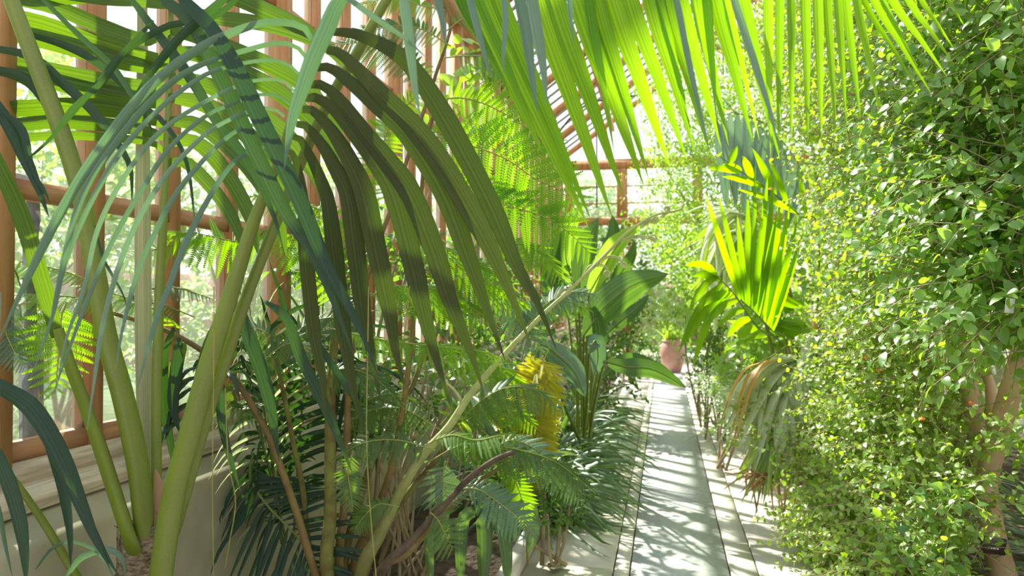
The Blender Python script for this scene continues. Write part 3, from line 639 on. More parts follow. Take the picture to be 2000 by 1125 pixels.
# ================================================================== SECOND PALM (dark, behind)
b2 = P(560, 1040, 3.45); b2[2] = .03
p2 = thing('feather_palm', 'dark green feather palm drooping in shade against the low stucco wall behind the thick stalks', 'palm', b2)
def frond2(parent, rp, d, n, L, w, mat, ang=60, droop=.6, face=None, sides=(1, -1), r=.006, stem='leaf_stalk', stm='palm_rib', **k):
    W = pp(rp, d); W[:, 0] = np.maximum(W[:, 0], -1.66); m = MB(); m.tube(W, [r, r*.8, r*.35], k=8, n=30); s = m.build(stem, M[stm], parent)
    m = MB(); pinnate(m, W, n, L, w, ang=ang, droop=droop, face=face, sides=sides, **k); m.build('leaves', M[mat], s); return s
cf = lambda c: tocam(c)
up_ = np.array([0, 0, 1.])
mix = lambda a, b: (lambda c: nrm(tocam(c)*a+up_*b))
frond2(p2, [(480,1000),(520,760),(600,660),(680,700),(770,860)], (3.4, 3.3), 20, .46, .022, 'palm_dark', face=mix(.8, .6), droop=1.0, ang=55)
frond2(p2, [(520,1060),(500,900),(440,690),(370,640),(320,720)], (3.4, 3.1), 20, .40, .024, 'palm_dark', face=mix(.8, .6), droop=1.2, ang=60)
frond2(p2, [(540,1060),(470,850),(440,700),(430,590),(448,500)], (3.4, 3.0), 18, .42, .016, 'palm_pale', face=mix(.4, 1), droop=1.0, ang=65)
frond2(p2, [(560,1060),(590,800),(620,650),(680,560),(600,480)], (3.5, 3.3), 20, .45, .018, 'palm_dark', face=mix(.5, 1), droop=.9, ang=60)
frond2(p2, [(395,880),(450,930),(520,985),(590,1060),(640,1150)], (3.2, 3.0), 24, .34, .020, 'palm_dark', face=cf, droop=.25, ang=64)
frond2(p2, [(560,1060),(500,860),(420,740),(330,730),(260,830)], (3.4, 2.7), 18, .38, .028, 'palm_dark', face=mix(.5, 1), droop=1.4, ang=60)
m = MB()
for p, w in [([(520,590),(560,620),(590,700),(620,760),(660,850),(690,930)], 24), ([(470,590),(480,640),(510,720),(530,800),(545,900)], 28), ([(340,640),(322,700),(325,800),(340,900),(350,960)], 22),
             ([(350,660),(345,720),(338,790),(352,850)], 24), ([(440,600),(400,720),(375,820)], 26), ([(600,640),(680,760),(720,830)], 14), ([(430,640),(428,760),(440,860),(470,960)], 20)]:
    tleaf(m, p, (2.7, 2.65), w, n=18)
m.build('leaves', M['palm_dark'], p2)
m = MB(); tleaf(m, [(360,670),(345,720),(338,790),(345,840)], 2.75, 30, a=1); tleaf(m, [(445,590),(405,680),(380,780),(365,850)], 2.7, 24, a=.6); m.build('leaves', M['palm'], p2, label='sunlit green leaflets')
# ================================================================== TREE FERN (hairy stalks, many fronds)
hub = P(690, 1230, 3.1); hub[2] = .03
tf = thing('tree_fern', 'big tree fern with hairy brown and green stalks spreading from the bed', 'fern', hub)
def fstalk(pts, d, r, mat='hairy', hairs=0, name='frond_stalk', par=None, n=50, label=None):
    W = pp(pts, d); W = np.vstack([[hub+(0, 0, 0)], W]) if pts[0][1] > 1080 else W
    dm = np.mean(d) if hasattr(d, '__len__') else d
    R = [q/FPX*dm for q in r]
    m = MB(); m.tube(W, R, k=12, n=n); s = m.build(name, M[mat], par or tf, label=label)
    if hairs:
        C = spline(W, 200); T = nrm(np.gradient(C, axis=0)); h = MB(); Rr = np.interp(np.linspace(0, 1, 200), np.linspace(0, 1, len(R)), R)
        V = []; F = []
        for i in range(hairs):
            k = int(200*rng.random()**1.3*(.4 if mat == 'fiddle_long' else 1)); k = min(k, 199); o = nrm(np.cross(T[k], rng.normal(0, 1, 3))); b = C[k]+o*Rr[k]*.95; l = rng.uniform(.006, .016); e = b+(o*.9+T[k]*.5+rng.normal(0, .15, 3))*l; sd = np.cross(T[k], o)*.0007
            j = len(V); V += [b-sd, b+sd, e]; F.append((j, j+1, j+2, j+2))
        h.add(V, F); h.build('hair', M['hair'], s, kind='stuff')
    return s
s1 = fstalk([(618,1125),(575,988),(520,843),(450,733),(350,658),(225,613),(120,590),(0,585)], (3.0, 2.7), [12, 9, 8, 7, 6, 5, 4, 3], 'rachis_brown', 500)
s2 = fstalk([(612,1110),(592,960),(576,880),(560,800),(540,700)], 3.1, [8, 7, 6, 5, 4], 'hairy', 300)
s3 = fstalk([(640,1125),(645,1000),(645,803),(650,700),(660,600)], (3.0, 3.1), [15, 14, 12, 10, 8], 'hairy', 900)
s4 = fstalk([(662,1120),(675,960),(682,740),(705,590),(737,480),(767,400),(802,290),(842,175),(855,133),(869,95),(880,51),(871,0),(850,-60)], (3.1, 2.9), [11, 10, 9, 8, 6, 5, 5, 4, 4, 3, 3], 'rachis_brown', 900)
s5 = fstalk([(672,1110),(707,963),(732,893),(775,810),(815,730),(850,600)], (3.2, 3.3), [10, 9, 8, 6, 5, 4], 'hairy', 500)
s6 = fstalk([(705,1125),(742,1043),(792,943),(832,883),(877,833),(917,773),(967,713),(1017,658),(1067,608),(1117,563),(1180,500),(1230,450),(1280,420),(1312,414),(1330,408),(1336,398),(1330,392),(1322,397)], (3.0, 3.1), [19, 16, 15, 13, 10, 9, 8, 7, 6, 5, 4, 3.5, 3, 2.5, 2], 'fiddle_long', 900, n=120, label='pale unfurling frond stalk with coiled tips')
s7 = fstalk([(742,1125),(797,1063),(867,988),(917,933),(967,898),(1003,883)], (2.8, 2.7), [11, 11, 10, 8, 6, 5], 'dead', 300, label='dark dead cut stalk')
s8 = fstalk([(735,1125),(790,1085),(850,1020),(920,955),(985,905)], (3.0, 3.0), [9, 8, 7, 6, 4], 'rachis_brown', 200)
s9 = fstalk([(712,1125),(760,1020),(800,960),(840,910),(880,860)], (3.2, 3.2), [9, 8, 7, 6, 5], 'hairy', 500)
# curled crosiers on the unfurling stalk
def crosier(p0, pts, d, coilr, s):
    m = MB(); W = pp(pts, d); C = spline(W, 40); m.tube(C, [.0042, .003, .002], k=6, n=40)
    T = nrm(np.gradient(C, axis=0))
    for i in range(5, 39, 2):
        c = C[i]; N = nrm(np.cross(T[i], tocam(c))); X = T[i]; r0 = coilr*(1-.5*i/40); sg = 1
        q = [c+N*sg*r0*.5*a_+(X*math.cos(a_*4.4)+N*sg*math.sin(a_*4.4))*r0*(1-a_*.75)*.6+N*sg*r0*.5 for a_ in np.linspace(0, 1, 9)]
        m.tube([c]+q, [.0016, .0022, .0026], k=5, n=14)
    e = C[-1]; N = nrm(np.cross(T[-1], tocam(e)))
    q = [e+(T[-1]*math.cos(a_)+N*math.sin(a_)-T[-1])*coilr*1.5*(1-a_/12) for a_ in np.linspace(0, 9, 22)]
    m.tube(q, [.003, .0035, .004], k=6, n=60)
    m.build('crosier', M['fiddle'], s, label='tightly coiled pale crosier')
for pts, cr in [([(1133,548),(1142,532),(1150,520),(1166,516),(1182,519),(1188,530),(1184,540)], .010), ([(1165,520),(1180,503),(1200,500),(1212,508),(1220,516),(1216,522)], .009),
                ([(1212,472),(1228,463),(1245,460),(1262,462),(1276,464),(1280,470)], .011), ([(1250,440),(1262,433),(1276,428),(1285,432)], .010), ([(1290,424),(1297,416),(1303,410),(1300,404)], .009), ([(1085,585),(1092,572),(1102,565),(1112,566),(1110,573)], .008)]:
    crosier(None, pts, 3.08, cr, s6)
m = MB(); m.tube(pp([(902,785),(890,765),(875,750),(866,737)], 3.05), [.008, .006, .004], k=8); m.build('side_branch', M['fiddle'], s6)
def ffrond(parent, rp, d, n, Lpx, mat, face=None, sides=(1, -1), droop=.35, ang=72, rach='rachis', r=.0026, **k):
    W = pp(rp, d); dm = np.mean(d) if hasattr(d, '__len__') else d
    m = MB(); m.tube(W, [r, r*.8, r*.35], k=6, n=40); s = m.build('frond', M[rach], parent)
    m = MB(); fern_frond(m, W, n, Lpx*dm/FPX, face=face or mix(.75, .65), sides=sides, droop=droop, ang=ang, **k); m.build('pinnae', M[mat], s); return s
sU = fstalk([(690,1110),(760,930),(800,700),(815,500),(830,300),(855,195)], (3.2, 2.8), [11, 9, 7, 5, 4, 3], 'rachis_brown', 300)
ffrond(sU, [(842,198),(895,191),(938,200),(978,218),(1022,245),(1060,275),(1105,318)], (2.8, 2.7), 24, 74, 'fern', droop=.12, face=mix(1,.25))
ffrond(sU, [(800,262),(870,270),(922,285),(987,310),(1047,350),(1097,375),(1135,425)], (2.75, 2.65), 27, 105, 'fern', droop=.15, face=mix(1,.25))
ffrond(sU, [(860,330),(940,380),(987,400),(1067,425),(1117,460),(1155,498)], (2.7, 2.65), 22, 84, 'fern', droop=.35, face=mix(1,.25), lprof=([0, .3, .7, 1], [.8, 1, .8, .25]))
ffrond(sU, [(900,420),(975,470),(1032,480),(1070,510),(1095,548)], (2.8, 2.7), 15, 60, 'fern', droop=.5)
ffrond(sU, [(790,470),(850,480),(900,500),(960,530),(1000,570)], (3.0, 3.0), 16, 80, 'fern', droop=.7)
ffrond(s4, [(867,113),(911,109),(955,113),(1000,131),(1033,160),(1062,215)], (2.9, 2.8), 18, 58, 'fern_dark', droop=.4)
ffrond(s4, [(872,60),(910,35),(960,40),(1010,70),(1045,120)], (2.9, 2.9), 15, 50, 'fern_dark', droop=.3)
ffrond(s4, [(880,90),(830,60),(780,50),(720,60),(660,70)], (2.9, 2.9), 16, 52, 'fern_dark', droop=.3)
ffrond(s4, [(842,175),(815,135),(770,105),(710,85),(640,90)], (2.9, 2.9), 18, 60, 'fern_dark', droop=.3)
ffrond(s4, [(760,420),(740,330),(760,250),(800,200),(860,150)], (3.1, 3.1), 18, 50, 'fern', droop=.3)
ffrond(s4, [(870,20),(820,10),(770,-5),(700,10)], (2.9, 2.9), 12, 46, 'fern', droop=.4)
ffrond(s4, [(850,200),(868,240),(905,262),(960,250)], (3.3, 3.3), 10, 40, 'fern', droop=.2)
ffrond(s5, [(700,590),(770,560),(850,565),(920,600),(975,640)], (3.0, 3.0), 20, 80, 'fern', droop=.8)
ffrond(s5, [(640,640),(745,663),(867,678),(947,688),(1012,712)], (2.85, 2.8), 26, 56, 'fern', droop=.7)
ffrond(s5, [(780,600),(840,570),(900,545),(960,560),(1040,600)], (3.1, 3.1), 20, 70, 'fern', droop=.8)
ffrond(s3, [(660,600),(640,540),(600,480),(540,450),(480,455)], (3.2, 3.1), 20, 78, 'fern', droop=.8)
ffrond(s3, [(520,478),(460,472),(415,462),(370,455),(320,458)], (2.9, 2.8), 13, 78, 'fern', droop=.9, face=mix(1, .4), sides=(1, -1))
ffrond(s3, [(690,520),(650,430),(600,400),(540,390),(470,380)], (3.3, 3.3), 18, 60, 'fern', droop=.6)
ffrond(s3, [(380,470),(330,480),(290,490),(240,505),(212,510)], (2.95, 2.9), 13, 44, 'fern', droop=.4)
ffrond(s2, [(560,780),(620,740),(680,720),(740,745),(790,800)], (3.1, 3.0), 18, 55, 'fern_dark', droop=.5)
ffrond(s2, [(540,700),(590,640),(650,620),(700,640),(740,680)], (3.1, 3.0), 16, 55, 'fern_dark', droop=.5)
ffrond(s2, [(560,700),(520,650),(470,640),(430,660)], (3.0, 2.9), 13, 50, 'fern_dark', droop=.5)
# left fronds on the long brown stalk
ffrond(s1, [(225,613),(190,590),(140,580),(70,575),(0,580),(-60,600)], (2.6, 2.4), 22, 70, 'fern', droop=.25, face=mix(.35, 1))
ffrond(s1, [(130,590),(120,620),(118,660),(112,720),(108,770)], (2.3, 2.25), 17, 88, 'fern', droop=.15, face=mix(1, .1), ang=80, lprof=([0, .3, .7, 1], [1, .95, .6, .2]))
ffrond(s1, [(60,590),(30,600),(10,640),(30,690),(50,720)], (2.3, 2.2), 13, 50, 'fern_blue', droop=.3, face=mix(1, .3))
ffrond(s1, [(350,655),(330,620),(280,595),(210,570),(130,552)], (2.8, 2.5), 22, 60, 'fern', droop=.3, face=mix(.35, 1))
ffrond(s1, [(380,620),(330,600),(260,580),(330,560),(420,585)], (2.7, 2.7), 12, 45, 'fern_dark', droop=.4, face=mix(.5, 1))
ffrond(s1, [(40,560),(30,530),(10,515),(-40,520)], (2.4, 2.3), 11, 45, 'fern_blue', droop=.3)
ffrond(s1, [(200,560),(140,535),(80,520),(20,525),(-50,550)], (2.5, 2.4), 17, 50, 'fern', droop=.3, face=mix(.4, 1))
ffrond(s1, [(470,760),(520,700),(570,670),(620,690),(660,720)], (2.9, 2.9), 15, 60, 'fern_dark', droop=.5)
ffrond(s1, [(450,733),(440,780),(470,800),(520,790)], (2.9, 2.9), 12, 46, 'fern_dark', droop=.5)
# middle / lower fronds
ffrond(s6, [(940,560),(975,590),(1005,620),(1030,650),(1060,690)], (3.3, 3.3), 14, 62, 'fern_blue', droop=.3)
ffrond(s6, [(1010,660),(1060,600),(1100,575),(1140,570),(1175,585)], (3.3, 3.2), 15, 44, 'fern_blue', droop=.5)
ffrond(s6, [(1000,650),(1030,610),(1060,590),(1110,590),(1160,610)], (3.4, 3.4), 14, 44, 'fern', droop=.5)
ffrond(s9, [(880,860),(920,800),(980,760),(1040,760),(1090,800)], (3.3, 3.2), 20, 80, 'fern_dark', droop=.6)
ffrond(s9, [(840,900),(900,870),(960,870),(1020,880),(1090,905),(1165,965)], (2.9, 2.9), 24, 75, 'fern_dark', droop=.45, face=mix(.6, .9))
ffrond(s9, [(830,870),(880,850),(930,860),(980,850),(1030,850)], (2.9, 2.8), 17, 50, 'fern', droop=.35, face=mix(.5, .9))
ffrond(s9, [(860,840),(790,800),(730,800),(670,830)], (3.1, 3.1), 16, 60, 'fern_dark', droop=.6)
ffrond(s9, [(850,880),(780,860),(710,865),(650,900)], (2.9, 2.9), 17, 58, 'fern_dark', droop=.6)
ffrond(s8, [(890,955),(930,955),(965,975),(1010,1010),(1048,1050)], (2.8, 2.75), 16, 60, 'fern_blue', droop=.15, face=mix(.8, .7))
ffrond(s8, [(870,900),(865,930),(870,960),(878,990)], (2.85, 2.85), 11, 58, 'fern_blue', droop=.1, face=mix(1, .4))
ffrond(s8, [(840,1000),(855,1015),(868,1040),(885,1075)], (2.75, 2.75), 12, 55, 'fern_dark', droop=.1, face=mix(1, .4))
ffrond(s8, [(780,990),(740,985),(710,1010),(690,1040)], (2.85, 2.85), 11, 40, 'fern_dark', droop=.3)
ffrond(s8, [(960,880),(1000,860),(1050,880),(1100,930),(1140,980)], (3.0, 2.9), 18, 55, 'fern_blue', droop=.4)
ffrond(s8, [(960,900),(1000,930),(1020,980),(1025,1030)], (2.9, 2.9), 12, 40, 'fern', droop=.3)
ffrond(s8, [(700,870),(690,820),(720,780),(780,770),(830,800)], (3.2, 3.2), 15, 55, 'fern_dark', droop=.6)
ffrond(s8, [(860,830),(900,790),(960,780),(1010,800),(1050,840)], (3.4, 3.4), 16, 60, 'fern', droop=.6)
ffrond(s5, [(860,740),(920,710),(980,720),(1030,760)], (3.5, 3.5), 15, 60, 'fern', droop=.6)
ffrond(s9, [(690,880),(680,920),(685,960),(690,1000)], (2.8, 2.8), 12, 38, 'fern_dark', droop=.2, face=mix(1, .3))
# yellow-green fern beyond
yb = P(1030, 900, 4.3); yb[2] = .03
yf = thing('golden_fern', 'golden yellow fern glowing beside the pale unfurling stalk', 'fern', yb)
for i in range(9):
    an = rng.uniform(-1.2, 2.2); t = P(1000+rng.uniform(-10, 75), rng.uniform(700, 800), 4.2+rng.uniform(-.2, .3))
    md = (yb+t)/2+(0, 0, .15); e = t+np.array([rng.uniform(-.05, .15), -.05, -.22])
    W = np.array([yb, md, t, e]); m = MB(); m.tube(W, [.004, .003, .001], k=5, n=20); s = m.build('frond', M['rachis'], yf)
    m = MB(); fern_frond(m, W, 17, .15, face=mix(.7, .7), droop=.5, t0=.35); m.build('pinnae', M['fern_yellow'], s)
# woody under-shrub between fern stalks and wall
ub = P(800, 1010, 3.9); ub[2] = .03
us = thing('bare_stemmed_shrub', 'thin brown-stemmed shrub with small dark leaves behind the hairy fern stalks', 'shrub', ub)
m = MB()
for i in range(16):
    x = rng.uniform(700, 900); t = P(x+rng.uniform(-30, 60), rng.uniform(620, 860), rng.uniform(3.6, 4.2)); m2 = (ub+t)/2+rng.normal(0, .06, 3)
    m.tube([ub+rng.normal(0, .05, 3)*(1, 1, 0), m2, t], [.009, .006, .003], k=6, n=14)
m.build('branches', M['twig'], us)
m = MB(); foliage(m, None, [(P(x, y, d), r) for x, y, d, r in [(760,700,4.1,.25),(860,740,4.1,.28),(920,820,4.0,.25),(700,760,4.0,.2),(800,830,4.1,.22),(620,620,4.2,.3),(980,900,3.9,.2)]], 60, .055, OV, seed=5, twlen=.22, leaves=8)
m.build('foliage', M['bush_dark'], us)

# ================================================================== BROAD-LEAVED BIRD OF PARADISE
sb = P(1140, 800, 6.6); sb[2] = .03
st = thing('bird_of_paradise_plant', 'broad paddle-leaved plant beside the left edge of the path', 'plant', sb)
BP = ([0, .1, .35, .65, .9, 1], [.1, .55, 1, .9, .4, .02])
for p, w, d, mt in [
 ([(1150,575),(1175,530),(1205,480),(1252,438)], 44, 6.0, 'broad_lt'), ([(1140,655),(1185,595),(1240,555),(1305,535)], 62, 5.6, 'broad'),
 ([(1130,570),(1138,510),(1150,465),(1168,425)], 42, 6.2, 'broad'), ([(1170,560),(1188,505),(1200,465),(1196,420)], 38, 6.6, 'broad'),
 ([(1180,655),(1215,625),(1245,600),(1268,575)], 24, 6.3, 'broad'), ([(1055,668),(1085,690),(1120,725),(1143,775)], 44, 4.6, 'palm_blue'),
 ([(1180,705),(1222,716),(1277,722),(1340,757)], 34, 5.0, 'broad'), ([(1175,740),(1210,708),(1240,700),(1290,712)], 22, 5.6, 'broad'),
 ([(1120,560),(1105,500),(1110,440),(1140,400)], 46, 6.6, 'broad_lt'), ([(1110,620),(1080,560),(1080,500),(1100,450)], 40, 6.6, 'broad'),
 ([(1150,700),(1165,660),(1160,620),(1150,590)], 40, 5.6, 'broad'), ([(1150,690),(1163,665),(1168,700),(1160,735)], 34, 5.0, 'palm_blue'),
 ([(1190,560),(1215,530),(1235,500),(1240,470)], 30, 7.0, 'broad')]:
    W = pp(p, d); m = MB(); m.tube([sb+rng.normal(0, .04, 3)*(1, 1, 0), (sb+W[0])/2+(0, 0, .08), W[0]], [.016, .013, .008], k=8, n=16); m.tube(W, [.007, .005, .002], k=6, n=16)
    s = m.build('leaf_stalk', M['stalk'], st)
    m = MB(); m.ribbon(W, w*d/FPX*1.1, tocam, n=24, K=9, prof=BP, fold=.22, pleat=.012, a=rng.random(), roll=rng.normal(0, .3)); m.build('leaf_blade', M[mt], s)
# ================================================================== STRAP-LEAF CLUMPS by the path (left)
def clump_thing(name, label, cat, bases, n, L, w, mat, group=None, **k):
    c = np.mean(bases, axis=0); t = thing(name, label, cat, c, group)
    m = MB(); clump(m, bases, n, L, w, **k); m.build('leaf_tuft', M[mat], t); return t
g = lambda x, y: np.array([x, y, .03])
clump_thing('strap_grass', 'large dark strap-leaved tuft spilling over the paving, nearest of the left border', 'grass plant', [g(-.92,5.2), g(-.9,5.6), g(-.95,6.0), g(-1.05,5.4)], 100, .85, .036, 'grass', spread=1.1, droop=1.25, lean=(.35, -.15, .1), seed=3)
clump_thing('strap_grass', 'dark strap-leaved tuft just below the drooping bluish paddle leaf', 'grass plant', [g(-.95,6.6), g(-.92,7.1), g(-1.05,7.4)], 100, .95, .038, 'grass', spread=1.1, droop=1.15, lean=(.3, -.1, .15), seed=4)
clump_thing('strap_grass', 'dark strap-leaved tuft under the paddle leaf that reaches over the path', 'grass plant', [g(-1.0,8.4), g(-.92,9.0), g(-1.0,9.8)], 80, .9, .03, 'grass', spread=1.1, droop=1.1, lean=(.25, -.1, .1), seed=6)
cl = P(900, 1010, 3.6); cl[2] = .03
ct = thing('clivia', 'glossy plant with wide arching strap leaves at the kerb corner below the fern', 'plant', cl)
m = MB()
for p, w, a in [([(925,1000),(908,1010),(902,1050),(900,1140)], 24, .1), ([(935,1010),(944,1020),(947,1060),(943,1140)], 28, .2), ([(960,1000),(980,1020),(990,1070),(993,1140)], 26, .3), ([(995,965),(1030,975),(1045,1030),(1030,1085)], 20, .6),
                ([(840,1010),(838,1060),(842,1140)], 18, 1.), ([(870,1000),(862,1040),(850,1080)], 16, .9), ([(1000,925),(1030,935),(1047,942)], 16, .7), ([(960,960),(985,980),(1000,1020),(1005,1060)], 20, .3)]:
    tleaf(m, p, 3.45, w*1.1, a=a, K=5, fold=.3, prof=([0, .1, .5, .85, 1], [.8, 1, 1, .7, .05]))
m.build('strap_leaves', M['grass'], ct)
m = MB()
for p, w in [([(1045,900),(1080,890),(1105,885),(1130,890)], 12), ([(1010,940),(1030,925),(1060,925),(1085,950)], 18), ([(920,860),(900,825),(885,822)], 20)]: tleaf(m, p, 3.5, w, a=1, K=5)
m.build('strap_leaves', M['grass_lt'], ct, label='pale lime strap leaves')
def bush(name, label, cat, blobs, per, size, tmpl, mat, basept=None, group=None, trunk=None, seed=1, stems=5, twigs=False, **k):
    c = np.mean([b[0] for b in blobs], axis=0); b0 = np.array(basept) if basept is not None else np.array([c[0], c[1], .02])
    t = thing(name, label, cat, b0, group)
    m = MB(); r = np.random.default_rng(seed+50)
    for i in range(stems):
        bb = blobs[int(r.integers(len(blobs)))]; e = np.array(bb[0]); md = (b0+e)/2+r.normal(0, .1, 3)
        m.tube([b0+r.normal(0, .06, 3)*(1, 1, 0), md, e], [trunk or .014, (trunk or .014)*.7, .005], k=7, n=16)
    if stems: m.build('branches', M['twig'], t)
    m = MB(); tw = MB() if twigs else None
    foliage(m, tw, blobs, per, size, tmpl, seed=seed, **k); m.build('foliage', M[mat], t)
    if tw and tw.V: tw.build('twigs', M['twig'], t)
    return t
B = lambda L_: [(P(x, y, d), r) for x, y, d, r in L_]
bush('ground_cover_shrub', 'low small-leaved green plant at the kerb in front of the strap-leaved tufts', 'shrub', B([(1085,985,4.2,.14),(1115,960,4.4,.13),(1065,950,4.3,.13),(1100,930,4.5,.12),(1070,1005,4.0,.1),(1095,900,4.6,.12)]), 420, .032, OV, 'bush_dark', twlen=.10, leaves=7, seed=8)
# left border behind, up to the end wall
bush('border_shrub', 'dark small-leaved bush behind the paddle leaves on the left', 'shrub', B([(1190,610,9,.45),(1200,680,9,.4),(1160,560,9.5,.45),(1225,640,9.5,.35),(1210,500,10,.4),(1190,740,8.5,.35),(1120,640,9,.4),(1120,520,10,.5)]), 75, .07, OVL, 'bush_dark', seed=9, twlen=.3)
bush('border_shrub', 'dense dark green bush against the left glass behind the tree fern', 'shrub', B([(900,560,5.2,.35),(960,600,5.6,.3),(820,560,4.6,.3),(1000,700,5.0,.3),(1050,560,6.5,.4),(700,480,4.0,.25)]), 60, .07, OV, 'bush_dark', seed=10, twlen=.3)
bush('border_shrub', 'pale leafy shrub with light green leaves against the glass above the fern', 'shrub', B([(930,150,4.6,.2),(900,170,4.5,.15),(960,170,4.8,.15)]), 30, .12, OV, 'bush', seed=12, twlen=.25, basept=(-1.6, 4.2, .03))

# ================================================================== RIGHT SIDE: flowering shrub with small scalloped leaves
tb = PG(1975, 1160, .0); tb = P(1968, 1160, 3.8); tb[2] = .03
rs = thing('flowering_climber', 'huge bright small-leaved shrub filling the right side on tan branching trunks', 'shrub', tb)
m = MB(); m.tube([tb, P(1960,1125,3.8), P(1938,1040,3.8), P(1925,940,3.85), P(1905,830,3.9), P(1885,700,4.0), P(1870,560,4.1), P(1850,400,4.3)], [.066, .058, .05, .045, .04, .034, .028, .02], k=16, n=50); m.build('trunk', M['bark'], rs)
for pts, r in [([(1925,940,3.85),(1948,850,3.75),(1975,760,3.65),(2005,650,3.5),(2040,500,3.4)], [.05, .052, .048, .042, .035]), ([(1912,880,3.9),(1935,800,3.9),(1930,740,3.95),(1900,680,4.0),(1880,620,4.0)], [.03, .028, .025, .02, .015]),
               ([(1885,700,4.0),(1850,650,4.1),(1835,600,4.2),(1780,500,4.5)], [.026, .022, .018, .012]), ([(1938,1040,3.8),(1880,940,4.0),(1800,850,4.3),(1740,780,4.6),(1700,600,5)], [.03, .022, .018, .014, .01]),
               ([(1925,940,3.85),(1790,750,4.4),(1785,650,4.4),(1800,520,4.4)], [.022, .018, .016, .012])]:
    m = MB(); m.tube([P(*q) for q in pts], r, k=12, n=36); m.build('branch', M['bark'], rs)
near = B([(1920,90,3.0,.36),(1990,200,2.9,.34),(1900,300,3.1,.34),(1980,380,2.8,.32),(1860,180,3.3,.34),(1880,430,3.1,.32),(1960,520,2.8,.28),(1900,560,3.0,.26),(1990,610,2.7,.2),(1820,330,3.5,.34),(1970,-40,2.9,.4),(1810,480,3.5,.32),(1830,60,3.5,.36),(2060,300,2.8,.35),(2050,500,2.7,.3)])
mid = B([(1720,120,4.4,.5),(1770,260,4.2,.45),(1735,310,4.9,.48),(1740,420,4.4,.42),(1710,480,5.0,.4),(1760,560,4.1,.38),(1730,620,4.5,.42),(1700,640,5.1,.34),(1770,700,4.1,.36),(1710,760,4.4,.42),(1670,760,4.9,.32),(1610,830,5.0,.22),(1790,820,3.95,.34),
         (1690,900,4.3,.42),(1650,920,4.8,.30),(1780,960,3.8,.34),(1690,1030,4.1,.32),(1630,1000,4.5,.24),(1780,1080,3.6,.26),(1740,1110,3.8,.30),(1850,920,3.6,.15),(1820,1040,3.5,.16),(1660,1070,4.1,.18),(1660,170,5.3,.5),(1700,-20,4.6,.5),(1790,-40,4.0,.5),(1540,810,5.1,.15),(1500,800,5.1,.1),(1600,60,6.0,.5),(1560,170,6.6,.5)])
low = B([(1845,1130,3.3,.12),(1800,1160,3.3,.22),(1790,1010,3.5,.18),(1845,980,3.4,.10)])
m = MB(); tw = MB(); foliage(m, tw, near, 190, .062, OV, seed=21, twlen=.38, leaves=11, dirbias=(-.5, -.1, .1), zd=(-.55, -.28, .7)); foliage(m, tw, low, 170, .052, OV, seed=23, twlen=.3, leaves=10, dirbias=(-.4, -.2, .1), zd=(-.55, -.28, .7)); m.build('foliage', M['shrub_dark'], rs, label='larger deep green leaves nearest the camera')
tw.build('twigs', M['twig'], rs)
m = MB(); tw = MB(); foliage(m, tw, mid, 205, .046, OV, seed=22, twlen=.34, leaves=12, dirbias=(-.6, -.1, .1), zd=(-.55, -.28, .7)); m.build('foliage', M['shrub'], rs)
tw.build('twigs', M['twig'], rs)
for x, y, d, tx, ty in [(1500,800,5.0,1380,835), (1530,790,5.0,1400,800), (1520,850,5.0,1410,865), (1560,1000,4.6,1500,1010), (1900,880,3.5,1990,860), (1880,950,3.4,1985,950), (1830,700,3.9,1960,700), (1950,820,3.4,1990,850)]:
    m = MB(); tw = MB(); a_, b_ = P(x, y, d), P(tx, ty, d-.1); tw.tube([a_, (a_+b_)/2+(0, 0, .03), b_], [.003, .0012], k=4, n=10)
    foliage(m, None, [(a_+(b_-a_)*t_, .06) for t_ in np.linspace(0, 1, 7)], 190, .042, OV, seed=int(x), twlen=.08, leaves=4, zd=(-.55, -.28, .7))
    tg_ = tw.build('twig', M['twig'], rs); m.build('foliage', M['shrub'], tg_)
for x, y, d in [(1895,790,3.4), (1905,650,3.3), (1612,262,4.6), (1575,310,4.8), (1690,700,4.0), (1700,980,3.8), (1715,725,4.0), (1910,690,3.3), (1800,820,3.6), (1640,520,4.5), (1505,370,5.2), (1585,255,4.9), (1830,705,3.5), (1655,420,4.4), (1760,690,3.8)]:
    c = P(x, y, d-.12); V = []; F = []; a_ = []
    rim = [c+np.array([math.cos(q*.628)*.014, math.sin(q*.628)*.012, .010 if q % 2 else -.004]) for q in range(10)]; mid_ = [c+np.array([math.cos(q*.628)*.008, math.sin(q*.628)*.007, .006]) for q in range(10)]
    V = rim+mid_+[c+(0, 0, .016)]
    for q in range(10): F += [(q, (q+1) % 10, 10+(q+1) % 10, 10+q), (10+q, 10+(q+1) % 10, 20, 20)]
    m = MB(); m.add(V, F, a=rng.random()); m.build('flower', M['petal'], rs)
# plant label on the trunk
sg = thing('plant_label', 'small brown engraved label fixed low on the tan trunk', 'sign', P(1940, 1066, 3.62))
c0 = P(1940, 1066, 3.62); ax = RT*.99+np.array([0, 0, -.12]); ax = nrm(ax); ay = nrm(np.cross(ax, FW)); ay = ay if ay[2] > 0 else -ay; n_ = nrm(np.cross(ax, ay)); n_ = n_ if n_@FW < 0 else -n_
def plate(m, c, w, h, t):
    V = [c+sx*w/2*ax+sy*h/2*ay+sz*t/2*n_ for sz in (-1, 1) for sx, sy in ((-1,-1),(1,-1),(1,1),(-1,1))]
    m.add(V, [(0,3,2,1),(4,5,6,7),(0,1,5,4),(1,2,6,5),(2,3,7,6),(3,0,4,7)])
m = MB(); plate(m, c0, .118, .078, .004); m.build('plate', M['sign'], sg, smooth=False)
m = MB()
for yy_, ws in ((.010, [.012,.009,.014,.010,.008,.012]), (-.012, [.009,.013,.010,.014,.012])):
    x = -.04
    for w in ws: plate(m, c0+ax*(x+w/2)+ay*yy_+n_*.003, w-.002, .006, .001); x += w+.002
m.build('lettering', M['ink'], sg, smooth=False)
